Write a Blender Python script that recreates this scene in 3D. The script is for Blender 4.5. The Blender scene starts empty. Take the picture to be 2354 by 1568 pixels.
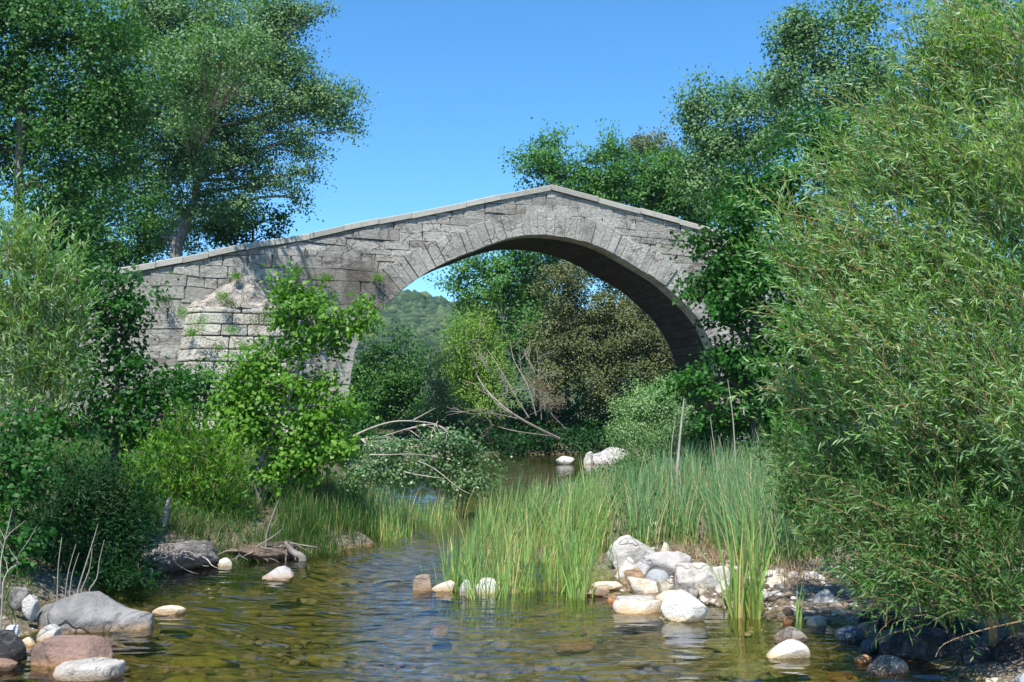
import bpy, math, random
import numpy as np
from mathutils import Vector, noise
SC = bpy.context.scene
COL = SC.collection
R = math.radians
FPX = 2288.0; HC = 1.6; HZ = 950.0; CX = 1176.5; CY = 784.0
PH = math.atan((HZ-CY)/FPX)
# ---------------------------------------------------------------- placing
def at(px, py, Y):
    x = (px-CX)/FPX; yu = (CY-py)/FPX
    y = math.cos(PH)-yu*math.sin(PH); z = math.sin(PH)+yu*math.cos(PH)
    s = Y/y
    return np.array([x*s, Y, HC+z*s])
def yb(py, z=0.0):
    """distance at which the pixel row py meets the level z"""
    yu = (CY-py)/FPX
    y = math.cos(PH)-yu*math.sin(PH); zz = math.sin(PH)+yu*math.cos(PH)
    return (z-HC)/zz*y
def gp(px, py, z=0.0):
    return at(px, py, yb(py, z))
def m_px(n, Y): return n*Y/FPX
# ---------------------------------------------------------------- objects
def tag(o, label=None, cat=None, group=None, kind=None):
    if label: o['label'] = label
    if cat: o['category'] = cat
    if group: o['group'] = group
    if kind: o['kind'] = kind
    return o
def empty(name, loc, label, cat, group=None):
    o = bpy.data.objects.new(name, None); COL.objects.link(o)
    o.location = Vector([float(v) for v in loc]); o.empty_display_size = .2
    return tag(o, label, cat, group)
def link(name, me, mat, parent=None):
    o = bpy.data.objects.new(name, me); COL.objects.link(o)
    if mat and not me.materials: me.materials.append(mat)
    if parent is not None:
        o.parent = parent
        me.transform(__import__('mathutils').Matrix.Translation(-parent.location))
    return o
def tri_mesh(name, V, F, var=None, t=None, smooth=False, uv=None):
    """V (n,3); F (m,3) or (m,4)"""
    V = np.ascontiguousarray(V, dtype=np.float32); F = np.ascontiguousarray(F, dtype=np.int32)
    k = F.shape[1]; me = bpy.data.meshes.new(name)
    me.vertices.add(len(V)); me.vertices.foreach_set('co', V.ravel())
    me.loops.add(F.size); me.loops.foreach_set('vertex_index', F.ravel())
    me.polygons.add(len(F))
    me.polygons.foreach_set('loop_start', np.arange(0, F.size, k, dtype=np.int32))
    me.polygons.foreach_set('loop_total', np.full(len(F), k, dtype=np.int32))
    me.update(calc_edges=True)
    if var is not None:
        a = me.attributes.new('var', 'FLOAT', 'FACE'); a.data.foreach_set('value', np.ascontiguousarray(var, dtype=np.float32))
    if t is not None:
        a = me.attributes.new('tt', 'FLOAT', 'POINT'); a.data.foreach_set('value', np.ascontiguousarray(t, dtype=np.float32))
    if uv is not None:
        l = me.uv_layers.new(name='UVMap'); l.data.foreach_set('uv', np.ascontiguousarray(uv[F.ravel()], dtype=np.float32).ravel())
    if smooth: me.polygons.foreach_set('use_smooth', np.ones(len(F), dtype=bool))
    return me
def poly_mesh(name, V, F, var=None, smooth=False):
    me = bpy.data.meshes.new(name); me.from_pydata([tuple(map(float, v)) for v in V], [], F)
    if var is not None:
        a = me.attributes.new('var', 'FLOAT', 'FACE'); a.data.foreach_set('value', np.array(var, dtype=np.float32))
    if smooth: me.polygons.foreach_set('use_smooth', np.ones(len(me.polygons), dtype=bool))
    me.update(); return me
def nrm(a): return a/np.maximum(np.linalg.norm(a, axis=-1, keepdims=True), 1e-9)
# ---------------------------------------------------------------- materials
def nodes(name):
    m = bpy.data.materials.new(name); m.use_nodes = True
    nt = m.node_tree; nt.nodes.clear(); return m, nt
def N(nt, typ, **kw):
    n = nt.nodes.new(typ)
    for k, v in kw.items():
        if k in n.inputs.keys() if isinstance(k, str) else False: n.inputs[k].default_value = v
        else: setattr(n, k, v)
    return n
def setin(n, **kw):
    for k, v in kw.items(): n.inputs[k.replace('_', ' ')].default_value = v
    return n
def ramp(nt, fac, stops):
    r = nt.nodes.new('ShaderNodeValToRGB'); el = r.color_ramp.elements
    while len(el) > 1: el.remove(el[-1])
    el[0].position = stops[0][0]; el[0].color = (*stops[0][1], 1) if len(stops[0][1]) == 3 else stops[0][1]
    for p, c in stops[1:]:
        e = el.new(p); e.color = (*c, 1)
    nt.links.new(fac, r.inputs[0]); return r.outputs[0]
def noise_tex(nt, vec, scale, detail=4, rough=.6, dist=0.0):
    n = nt.nodes.new('ShaderNodeTexNoise'); n.inputs['Scale'].default_value = scale
    n.inputs['Detail'].default_value = detail; n.inputs['Roughness'].default_value = rough; n.inputs['Distortion'].default_value = dist
    if vec is not None: nt.links.new(vec, n.inputs['Vector'])
    return n.outputs['Fac']
def mixc(nt, fac, a, b, typ='MIX'):
    m = nt.nodes.new('ShaderNodeMix'); m.data_type = 'RGBA'; m.blend_type = typ
    for s, v in ((0, fac), (6, a), (7, b)):
        if hasattr(v, 'is_linked'): nt.links.new(v, m.inputs[s])
        elif s == 0: m.inputs[0].default_value = v
        else: m.inputs[s].default_value = (*v, 1)
    return m.outputs[2]
def math_n(nt, op, a, b=0.0, c=None, clamp=False):
    m = nt.nodes.new('ShaderNodeMath'); m.operation = op; m.use_clamp = clamp
    for i, v in enumerate((a, b, c)):
        if v is None: continue
        if hasattr(v, 'is_linked'): nt.links.new(v, m.inputs[i])
        else: m.inputs[i].default_value = v
    return m.outputs[0]
def obj_co(nt): return nt.nodes.new('ShaderNodeTexCoord').outputs['Object']
def pos_co(nt): return nt.nodes.new('ShaderNodeNewGeometry').outputs['Position']
def finish(nt, col, rough=.8, bump=None, bstr=.5, bdist=.02, spec=.3, extra=None):
    b = nt.nodes.new('ShaderNodeBsdfPrincipled'); o = nt.nodes.new('ShaderNodeOutputMaterial')
    if hasattr(col, 'is_linked'): nt.links.new(col, b.inputs['Base Color'])
    else: b.inputs['Base Color'].default_value = (*col, 1)
    if hasattr(rough, 'is_linked'): nt.links.new(rough, b.inputs['Roughness'])
    else: b.inputs['Roughness'].default_value = rough
    b.inputs['Specular IOR Level'].default_value = spec
    if bump is not None:
        bp = nt.nodes.new('ShaderNodeBump'); bp.inputs['Strength'].default_value = bstr; bp.inputs['Distance'].default_value = bdist
        nt.links.new(bump, bp.inputs['Height']); nt.links.new(bp.outputs[0], b.inputs['Normal'])
    if extra: extra(nt, b, o)
    else: nt.links.new(b.outputs[0], o.inputs[0])
    return b
def attr(nt, name):
    a = nt.nodes.new('ShaderNodeAttribute'); a.attribute_name = name; return a.outputs['Fac']

def leaf_mat(name, dark, mid, lite, under=None, rough=.42, spec=.5, trans=.3):
    m, nt = nodes(name)
    v = attr(nt, 'var')
    c = ramp(nt, v, [(0, dark), (.5, mid), (1, lite)])
    if under:
        g = nt.nodes.new('ShaderNodeNewGeometry')
        c = mixc(nt, math_n(nt, 'MULTIPLY', g.outputs['Backfacing'], .75), c, under)
    def ex(nt, b, o):
        t = nt.nodes.new('ShaderNodeBsdfTranslucent')
        tc = mixc(nt, 1.0, c, (1.25, 1.35, .45), 'MULTIPLY'); nt.links.new(tc, t.inputs[0])
        mx = nt.nodes.new('ShaderNodeMixShader'); mx.inputs[0].default_value = trans
        nt.links.new(b.outputs[0], mx.inputs[1]); nt.links.new(t.outputs[0], mx.inputs[2])
        nt.links.new(mx.outputs[0], o.inputs[0])
    finish(nt, c, rough, spec=spec, extra=ex)
    return m
def blade_mat(name, base, mid, tip, dry, trans=.3):
    m, nt = nodes(name)
    t = attr(nt, 'tt'); v = attr(nt, 'var')
    c = ramp(nt, t, [(0, base), (.35, mid), (1, tip)])
    dr = ramp(nt, v, [(0, (0, 0, 0)), (.80, (0, 0, 0)), (.90, (1, 1, 1))])
    c2 = mixc(nt, dr, c, dry)
    c3 = mixc(nt, 1.0, c2, ramp(nt, v, [(0, (.7, .7, .7)), (1, (1.15, 1.15, 1.0))]), 'MULTIPLY')
    def ex(nt, b, o):
        tr = nt.nodes.new('ShaderNodeBsdfTranslucent'); nt.links.new(c3, tr.inputs[0])
        mx = nt.nodes.new('ShaderNodeMixShader'); mx.inputs[0].default_value = trans
        nt.links.new(b.outputs[0], mx.inputs[1]); nt.links.new(tr.outputs[0], mx.inputs[2]); nt.links.new(mx.outputs[0], o.inputs[0])
    finish(nt, c3, .5, spec=.35, extra=ex)
    return m
def bark_mat(name, a, b, sc=14):
    m, nt = nodes(name); co = obj_co(nt)
    mp = nt.nodes.new('ShaderNodeMapping'); mp.inputs['Scale'].default_value = (1, 1, .25); nt.links.new(co, mp.inputs[0])
    n1 = noise_tex(nt, mp.outputs[0], sc, 6, .7); n2 = noise_tex(nt, co, 3, 3)
    c = ramp(nt, math_n(nt, 'ADD', math_n(nt, 'MULTIPLY', n1, .7), math_n(nt, 'MULTIPLY', n2, .3)), [(.3, a), (.68, b)])
    finish(nt, c, .85, n1, .8, .02, spec=.2); return m
def rock_mat(name, a, b, speck=(.12, .11, .10), stain=(.34, .17, .05), sc=5.0, rough=.75, patch=None, wet=.065):
    m, nt = nodes(name); p = pos_co(nt); co = obj_co(nt)
    n1 = noise_tex(nt, co, sc, 8, .65); n2 = noise_tex(nt, co, sc*12, 4, .7); n3 = noise_tex(nt, co, sc*.5, 3, .5, .4)
    c = ramp(nt, n1, [(.3, a), (.68, b)])
    c = mixc(nt, ramp(nt, n2, [(.60, (0, 0, 0)), (.72, (.55,)*3)]), c, speck)
    if patch: c = mixc(nt, ramp(nt, n3, [(.52, (0, 0, 0)), (.60, (.8,)*3)]), c, patch)
    n4 = noise_tex(nt, co, sc*2.3, 5, .6, .6)
    c = mixc(nt, ramp(nt, n4, [(.34, (.5,)*3), (.5, (0, 0, 0))]), c, speck)
    # ochre waterline band
    s = nt.nodes.new('ShaderNodeSeparateXYZ'); nt.links.new(p, s.inputs[0])
    zz = math_n(nt, 'ADD', s.outputs[2], math_n(nt, 'MULTIPLY', math_n(nt, 'SUBTRACT', n1, .5), -.07))
    f = math_n(nt, 'SUBTRACT', 1.0, math_n(nt, 'DIVIDE', zz, wet), clamp=True)
    f2 = math_n(nt, 'MULTIPLY', f, .8)
    c = mixc(nt, f2, c, stain)
    rg = math_n(nt, 'SUBTRACT', rough, math_n(nt, 'MULTIPLY', f, .4))
    h = math_n(nt, 'ADD', n1, math_n(nt, 'MULTIPLY', n2, .35))
    vor = nt.nodes.new('ShaderNodeTexVoronoi'); vor.feature = 'DISTANCE_TO_EDGE'; vor.inputs['Scale'].default_value = sc*.55
    wv = nt.nodes.new('ShaderNodeMix'); wv.data_type = 'VECTOR'; wv.inputs[0].default_value = .35
    nn = nt.nodes.new('ShaderNodeTexNoise'); nn.inputs['Scale'].default_value = sc; nt.links.new(co, nn.inputs[0])
    nt.links.new(co, wv.inputs[4]); nt.links.new(nn.outputs['Color'], wv.inputs[5]); nt.links.new(wv.outputs[1], vor.inputs['Vector'])
    crk = math_n(nt, 'DIVIDE', vor.outputs['Distance'], .03, clamp=True)
    h = math_n(nt, 'ADD', h, math_n(nt, 'MULTIPLY', crk, .4))
    c = mixc(nt, math_n(nt, 'MULTIPLY', math_n(nt, 'SUBTRACT', 1.0, crk), ramp(nt, n4, [(.5, (0, 0, 0)), (.62, (.55,)*3)])), c, (.06, .05, .04))
    finish(nt, c, rg, h, .9, .045, spec=.25); return m
# ---------------------------------------------------------------- tubes
class Tubes:
    def __init__(s): s.V = []; s.F = []; s.n = 0
    def add(s, pts, rad, k=6):
        P = np.array(pts, float); r = np.array(rad, float); n = len(P)
        T = np.gradient(P, axis=0); T = nrm(T)
        up = np.array([0., 0, 1]) if abs(T[0][2]) < .9 else np.array([1., 0, 0])
        A = nrm(np.cross(T, up)); B = np.cross(T, A)
        a = np.arange(k)*2*math.pi/k
        ring = P[:, None, :]+r[:, None, None]*(np.cos(a)[None, :, None]*A[:, None, :]+np.sin(a)[None, :, None]*B[:, None, :])
        s.V.append(ring.reshape(-1, 3))
        i = np.arange(n-1)[:, None]*k; j = np.arange(k)[None, :]; j2 = (j+1) % k
        q = np.stack([i+j, i+j2, i+k+j2, i+k+j], -1).reshape(-1, 4)+s.n
        s.F.append(q); s.n += n*k
    def mesh(s, name): return tri_mesh(name, np.concatenate(s.V), np.concatenate(s.F), smooth=True)
def wob(p0, p1, n, amp, rg, sag=0.0):
    """bent path between two points"""
    p0 = np.array(p0, float); p1 = np.array(p1, float); t = np.linspace(0, 1, n)[:, None]
    L = np.linalg.norm(p1-p0)
    P = p0*(1-t)+p1*t
    o1, o2 = rg.normal(size=3), rg.normal(size=3)
    P = P+amp*L*(np.sin(t*math.pi)*o1*.5+np.sin(t*2*math.pi)*o2*.3)
    P[:, 2] += sag*L*np.sin(t[:, 0]*math.pi)
    return P
def smooth_path(pts, n):
    P = np.array(pts, float); m = len(P)
    if m < 3: return np.array([P[0]*(1-u)+P[-1]*u for u in np.linspace(0, 1, n)])
    out = []
    for u in np.linspace(0, m-1-1e-6, n):
        i = int(u); f = u-i
        p0, p1, p2, p3 = P[max(i-1, 0)], P[i], P[i+1], P[min(i+2, m-1)]
        out.append(.5*((2*p1)+(-p0+p2)*f+(2*p0-5*p1+4*p2-p3)*f*f+(-p0+3*p1-3*p2+p3)*f**3))
    return np.array(out)
# ---------------------------------------------------------------- leaves
def leaf_arrays(P, D, Nn, L, W, near):
    """P base points, D directions, Nn normals; L,W arrays -> V,F"""
    n = len(P); D = nrm(D); S = nrm(np.cross(D, Nn)); U = np.cross(S, D)
    L = L[:, None]; W = W[:, None]
    if near:
        c = [(0, 0, 0), (.33, .5, .03), (.33, -.5, .03), (.7, .36, -.03), (.7, -.36, -.03), (1, 0, -.13)]
        V = np.stack([P+D*L*a+S*W*b+U*L*h for a, b, h in c], 1).reshape(-1, 3)
        f = np.array([[0, 2, 1], [1, 2, 4], [1, 4, 3], [3, 4, 5]])
        F = (np.arange(n)[:, None, None]*6+f[None]).reshape(-1, 3); return V, F, 4
    c = [(0, 0, 0), (.45, .5, .06), (1, 0, -.08), (.45, -.5, .06)]
    V = np.stack([P+D*L*a+S*W*b+U*L*h for a, b, h in c], 1).reshape(-1, 3)
    f = np.array([[0, 3, 1], [1, 3, 2]])
    F = (np.arange(n)[:, None, None]*4+f[None]).reshape(-1, 3); return V, F, 2
def leaf_obj(name, P, D, Nn, L, W, var, mat, parent, near=False):
    V, F, k = leaf_arrays(P, D, Nn, L, W, near)
    me = tri_mesh(name, V, F, np.repeat(np.clip(var, 0, 1), k), smooth=False)
    return link(name, me, mat, parent)
def ball(rg, n):
    d = nrm(rg.normal(size=(n, 3))); return d
def blobs_world(blobs, Y):
    out = []
    for b in blobs:
        px, py, rx, rz = b[:4]; dY = b[4] if len(b) > 4 else 0.0
        c = at(px, py, Y+dY); a = m_px(rx, Y+dY); h = m_px(rz, Y+dY)
        out.append((c, np.array([a, .8*(a+h)/2, h])))
    return out
def broad_crown(rg, bw, L, W, cover, rc, per, flat=.6, bright=.5, shell=.45):
    """clumps of leaves gathered in small sprays; returns arrays + spray centres per blob"""
    if L > .09: per = int(per*2.3); rc = rc*1.2
    P, D, Nn, Va, cen = [], [], [], [], []
    for c, r in bw:
        area = math.pi*r[0]*r[2]; nl = cover*area/(.5*L*W); nc = max(3, int(nl/per))
        d = ball(rg, nc); rr = rg.random(nc)**shell
        lob = np.array([noise.noise(Vector((c[0]+q[0]*1.6, c[1]+q[1]*1.6, c[2]+q[2]*1.6))) for q in d])
        lo2 = np.array([noise.noise(Vector((q[0]*4.5+c[0], q[1]*4.5, q[2]*4.5-c[2]))) for q in d])
        rr = rr*(1+.38*lob+.42*lo2); sp = rg.random(nc) < .10; rr[sp] = rg.uniform(.95, 1.18, sp.sum())
        cc = c+d*rr[:, None]*r
        cen.append(cc[rg.choice(nc, min(nc, 7), replace=False)])
        sz = rc*rg.uniform(.55, 1.45, nc)
        k = np.repeat(np.arange(nc), np.maximum(2, (per*(sz/rc)**2*rg.uniform(.6, 1.4, nc)).astype(int)))
        n = len(k)
        g = np.clip(rg.normal(size=(n, 3)), -1.7, 1.7)*.5; g[:, 2] *= flat
        sd = nrm(d+rg.normal(size=(nc, 3))*.6+[0, 0, .15])
        P.append(cc[k]+g*(sz*.8)[k][:, None]+sd[k]*(np.clip(rg.normal(0, .55, n), -1.1, 1.1)*sz[k])[:, None])
        out = d[k]*[1, 1, .6]+[0, 0, .35]
        Nn.append(nrm(out*.75+g*.5+rg.normal(size=(n, 3))*.36+[0, -.1, .42]))
        D.append(nrm(rg.normal(size=(n, 3))+g*.8+[0, 0, -.25]))
        cv = rg.normal(bright, .12, nc)+.28*np.array([noise.noise(Vector((q[0]*.45, q[1]*.45, q[2]*.6+9))) for q in cc])
        Va.append(cv[k]+rg.normal(0, .09, n))
    return np.concatenate(P), np.concatenate(D), np.concatenate(Nn), np.concatenate(Va), cen
def plant(name, label, cat, blobs, Y, mat, bark, L=.08, W=.05, cover=3.0, rc=.35, per=40, trunk=None, tr=.12, near=False,
          seed=1, group=None, flat=.6, bright=.5, style='broad', sh=.6, aim=(0, 0, 1), spread=.5, branches=True, z0=None, ntr=1, shell=.45, twr=.004):
    rg = np.random.default_rng(seed)
    bw = blobs_world(blobs, Y)
    if trunk is None:
        cx = np.mean([c[0] for c, r in bw]); bz = gh(cx, Y)
        trunk_w = [np.array([cx, Y, bz-.1]), np.mean([c for c, r in bw], 0)]
    else:
        trunk_w = [at(p[0], p[1], Y+(p[2] if len(p) > 2 else 0)) for p in trunk]
    base = trunk_w[0].copy()
    gz = gh(base[0], base[1])
    if base[2] > gz-.05:
        trunk_w.insert(0, np.array([base[0], base[1], gz-.1])); base = trunk_w[0].copy()
    root = empty(name, base, label, cat, group)
    tp = smooth_path(trunk_w, 14)
    tb = Tubes(); rad = np.linspace(tr, tr*.45, 14); rad[0] *= 1.25
    tb.add(tp, rad, 9); link('trunk', tb.mesh('trunk'), bark, root)
    if style == 'broad':
        P, D, Nn, Va, cen = broad_crown(rg, bw, L, W, cover, rc, per, flat, bright, shell)
        n = len(P)
        leaf_obj('crown', P, D, Nn, L*rg.uniform(.65, 1.25, n), W*rg.uniform(.7, 1.25, n), Va, mat, root, near)
        tw = None
    else:
        P, D, Nn, Va, cen, tw = shoot_crown(rg, bw, L, W, cover, sh, aim, spread, base, bright)
        n = len(P)
        leaf_obj('crown', P, D, Nn, L*rg.uniform(.6, 1.2, n), W*rg.uniform(.7, 1.2, n), Va, mat, root, near)
    if branches:
        bt = Tubes()
        for (c, r), cc in zip(bw, cen):
            j = int(np.argmin(np.linalg.norm(tp[4:]-c, axis=1)+np.maximum(0, tp[4:, 2]-c[2])*2))+4
            path = wob(tp[j], c, 7, .12/(1+np.linalg.norm(c-tp[j])/5), rg); r0 = min(rad[j]*.6, .05+.02*np.linalg.norm(c-tp[j]))
            bt.add(path, np.linspace(r0, r0*.4, 7), 6)
            for q in cc:
                k = rg.integers(2, 7)
                bt.add(wob(path[k], q, 5, .15, rg), np.linspace(r0*.35, r0*.08, 5), 4)
        if tw is not None:
            for a in tw: bt.add(a, np.linspace(twr, twr*.3, len(a)), 3)
        link('branches', bt.mesh('branches'), bark, root)
    return root
def shoot_crown(rg, bw, L, W, cover, sh, aim, spread, base, bright):
    """willow-like: long leafy shoots"""
    P, D, Nn, Va, cen, tw = [], [], [], [], [], []
    aim = np.array(aim, float)
    for c, r in bw:
        area = math.pi*r[0]*r[2]; step = L*.33; per = sh/step
        ns = max(4, int(cover*area/(.55*L*W)/per))
        d = ball(rg, ns); rr = rg.random(ns)**.42
        s0 = c+d*rr[:, None]*r
        out = nrm(s0-base)
        dr = nrm(aim*1.4+out*.55+rg.normal(size=(ns, 3))*spread)
        s0 = s0-dr*sh*.5
        cen.append(s0[rg.choice(ns, min(ns, 8), replace=False)])
        cv = rg.normal(bright, .17, ns)+.35*np.array([noise.noise(Vector((q[0]*1.4, q[1]*1.4, q[2]*1.6+4))) for q in s0])
        ln = sh*rg.uniform(.5, 1.35, ns)
        bend = rg.normal(size=(ns, 3))*.3+[0, 0, -.18]
        keep = rg.random(ns) < .5
        for i in range(ns):
            m = max(5, int(ln[i]/step)); u = np.linspace(.06, 1, m)[:, None]
            p = s0[i]+dr[i]*u*ln[i]+bend[i]*(u**2)*ln[i]
            tan = nrm(dr[i]+bend[i]*2*u)
            a = rg.normal(size=(m, 3)); side = nrm(a-tan*np.sum(a*tan, 1, keepdims=True))
            dd = nrm(tan*rg.uniform(.6, 1.4, (m, 1))+side*.75)
            P.append(p); D.append(dd); Nn.append(nrm(np.cross(dd, side)+rg.normal(size=(m, 3))*.5+[0, 0, .3]))
            Va.append(cv[i]+rg.normal(0, .12, m)+.12*(u[:, 0]-.5))
            if keep[i]: tw.append(p[::max(1, m//4)])
    return np.concatenate(P), np.concatenate(D), np.concatenate(Nn), np.concatenate(Va), cen, [t for t in tw if len(t) > 1]
# ---------------------------------------------------------------- blades (grass, reeds)
def blades(B, H, W, lean, bend, rg, seg=4, head=None):
    """B base pts; H heights; W widths; lean (n,3) horizontal vector; returns V,F,var,t"""
    n = len(B); az = rg.uniform(0, math.pi, n); S = np.stack([np.cos(az), np.sin(az), np.zeros(n)], 1)
    us = np.linspace(0, 1, seg+1); V = []
    for u in us:
        c = B+np.array([0, 0, 1.])*(H*(u-.22*bend*u**3))[:, None]+lean*(H*(u*.45+.55*u*u*(1+bend)))[:, None]
        w = (W*(1-u**2.2)*.5+.0004)[:, None]
        V += [c+S*w, c-S*w]
    V = np.stack(V, 1).reshape(-1, 3); k = 2*(seg+1)
    f = []
    for i in range(seg): a = 2*i; f.append([a, a+1, a+3, a+2])
    F = (np.arange(n)[:, None, None]*k+np.array(f)[None]).reshape(-1, 4)
    var = np.repeat(rg.random(n), seg); t = np.tile(np.repeat(us, 2), n)
    return V, F, var, t
def blade_obj(name, B, H, W, rg, mat, lean_s=.12, wind=(.03, 0), bend=.5, seg=4, parent=None):
    n = len(B); lean = rg.normal(0, lean_s, (n, 3)); lean[:, 2] = 0; lean[:, 0] += wind[0]; lean[:, 1] += wind[1]
    V, F, var, t = blades(B, H, W, lean, rg.uniform(0, bend, n), rg, seg)
    return link(name, tri_mesh(name, V, F, var, t), mat, parent)
# ---------------------------------------------------------------- rocks
_ico = {}
def ico(n):
    if n in _ico: return _ico[n]
    import bmesh
    bm = bmesh.new(); bmesh.ops.create_icosphere(bm, subdivisions=n, radius=1)
    bm.verts.ensure_lookup_table()
    V = np.array([v.co[:] for v in bm.verts]); F = np.array([[v.index for v in f.verts] for f in bm.faces]); bm.free()
    _ico[n] = (V, F); return V, F
def rock_shape(rg, r, sub=4, cuts=9, rough=.10, flat_top=0.0, fine=.03, p=2.0):
    V, F = ico(sub); V = V.copy()
    if p != 2.0:
        V = V/(np.sum(np.abs(V)**p, 1)**(1/p))[:, None]
    off = rg.uniform(-50, 50, 3)
    for i in range(cuts):
        n = nrm(rg.normal(size=3)); d = rg.uniform(.50, .84)
        s = V@n-d; V -= np.maximum(s, 0)[:, None]*n*rg.uniform(.75, 1.0)
    if flat_top > 0:
        s = V[:, 2]-(1-flat_top); V[:, 2] -= np.maximum(s, 0)*.9
    q = V*1.3+off
    nn = np.array([noise.noise(Vector(a)) for a in q]); n2 = np.array([noise.noise(Vector(a*3.1)) for a in q]); n3 = np.array([noise.noise(Vector(a*8)) for a in q])
    V = V*(1+rough*nn+rough*.35*n2+fine*n3)[:, None]
    # keep the asked size
    ext = (V.max(0)-V.min(0))/2; mid = (V.max(0)+V.min(0))/2
    V = (V-mid)/ext
    return V*np.array(r), F
def rock(name, label, l, r, top, bot, mat, seed, z0=0.0, Y=None, dr=.75, cuts=12, rough=.10, flat=0.0, sink=.8, rot=0.0, cat='rock', group=None, sub=4, tilt=0.0, p=2.0, fine=.028, shape=None):
    """l,r,top,bot: extent in the photograph; bot is where it meets the level z0"""
    rg = np.random.default_rng(seed)
    Yf = yb(bot, z0) if Y is None else Y
    w = m_px((r-l)/2, Yf); dep = w*dr; Yc = Yf+dep*.75
    w = m_px((r-l)/2, Yc)
    zt = at(0, top, Yc)[2]; h = max(zt-z0, .02)
    c = at((l+r)/2, 900, Yc)
    rz = h*(1+sink)/2
    V, F = rock_shape(rg, (w, dep, rz), sub, cuts, rough, flat, fine, p)
    if shape is not None: V = shape(V, w, dep, rz)
    a = rot; ca, sa = math.cos(a), math.sin(a)
    o = link(name, tri_mesh(name, V, F, smooth=True), mat)
    o.location = (float(c[0]), float(Yc), float(zt-rz))
    return tag(o, label, cat, group)
# ---------------------------------------------------------------- terrain
LB = [(-40, -5), (0, -4.2), (4, -3.4), (6.2, -3.2), (8, -3.55), (9.6, -4.0), (10.5, -3.75), (11.1, -2.9), (12.4, -1.75), (14, -1.7), (15.5, -2.1), (17, -3.4), (20, -4.6), (24, -4.9), (28, -4.2), (33, -3.5), (40, -3.0), (60, -1), (2000, 20)]
RB = [(-40, 6), (0, 4.2), (4, 3.2), (6.2, 2.55), (7.5, 2.35), (8.2, 1.8), (8.6, 1.0), (8.9, .7), (9.3, .55), (10, .3), (12, .2), (14, -.1), (16.5, .1), (19, .6), (22, 1.1), (26, 2.0), (30, 3.3), (33, 4.6), (36, 5.2), (45, 6), (60, 8), (2000, 30)]
YE = 39.0
def _i(tab, y): return np.interp(y, [a for a, b in tab], [b for a, b in tab])
def ghv(x, y):
    x = np.asarray(x, float); y = np.asarray(y, float)
    dl = x-_i(LB, y); dr = _i(RB, y)-x
    wob_ = .18*np.sin(x*2.1+y*1.3)+.12*np.sin(x*4.7-y*3.1+1.0)
    de = (YE-y)*.9
    d = np.minimum(np.minimum(dl, dr), de)+wob_*.6
    bed = -np.minimum(.06+.16*np.maximum(d, 0)**.8, .34)+.03*np.sin(x*3.3+1)*np.sin(y*2.7)
    q = -d
    sideL = (dl < dr)
    bar = np.exp(-((y-9.8)/2.6)**2)
    steep = np.where(sideL, .34-.2*np.exp(-((y-7)/1.5)**2), .16-.13*bar)
    bank = steep*(1-np.exp(-np.maximum(q, 0)/.45))+np.where(sideL, .10, .075-.035*bar)*np.minimum(np.maximum(q, 0), 12)+.05*np.sin(x*1.7)*np.sin(y*1.9)*np.minimum(np.maximum(q, 0), 1)
    bank = bank+.012*np.maximum(q-12, 0)**.9
    # grassy hump on the left bank beyond the fallen bush
    bank = bank+.55*np.exp(-((x+3.9)/2.2)**2-((y-29.5)/3.2)**2)*(q > 0)*np.minimum(1, q/.8)
    far = np.clip((y-60)/400, 0, 1)
    h = np.where(d > 0, bed, bank-.02)
    return h+far*np.abs(x)*.02
def gh(x, y): return float(ghv(x, y))
def axis(dense0, dense1, step, lo, hi):
    a = [dense0]
    while a[-1] < dense1: a.append(a[-1]+step)
    s = step
    while a[-1] < hi: s *= 1.09; a.append(a[-1]+s)
    b = [dense0]; s = step
    while b[-1] > lo: s *= 1.09; b.append(b[-1]-s)
    return np.array(b[::-1][:-1]+a)
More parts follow.
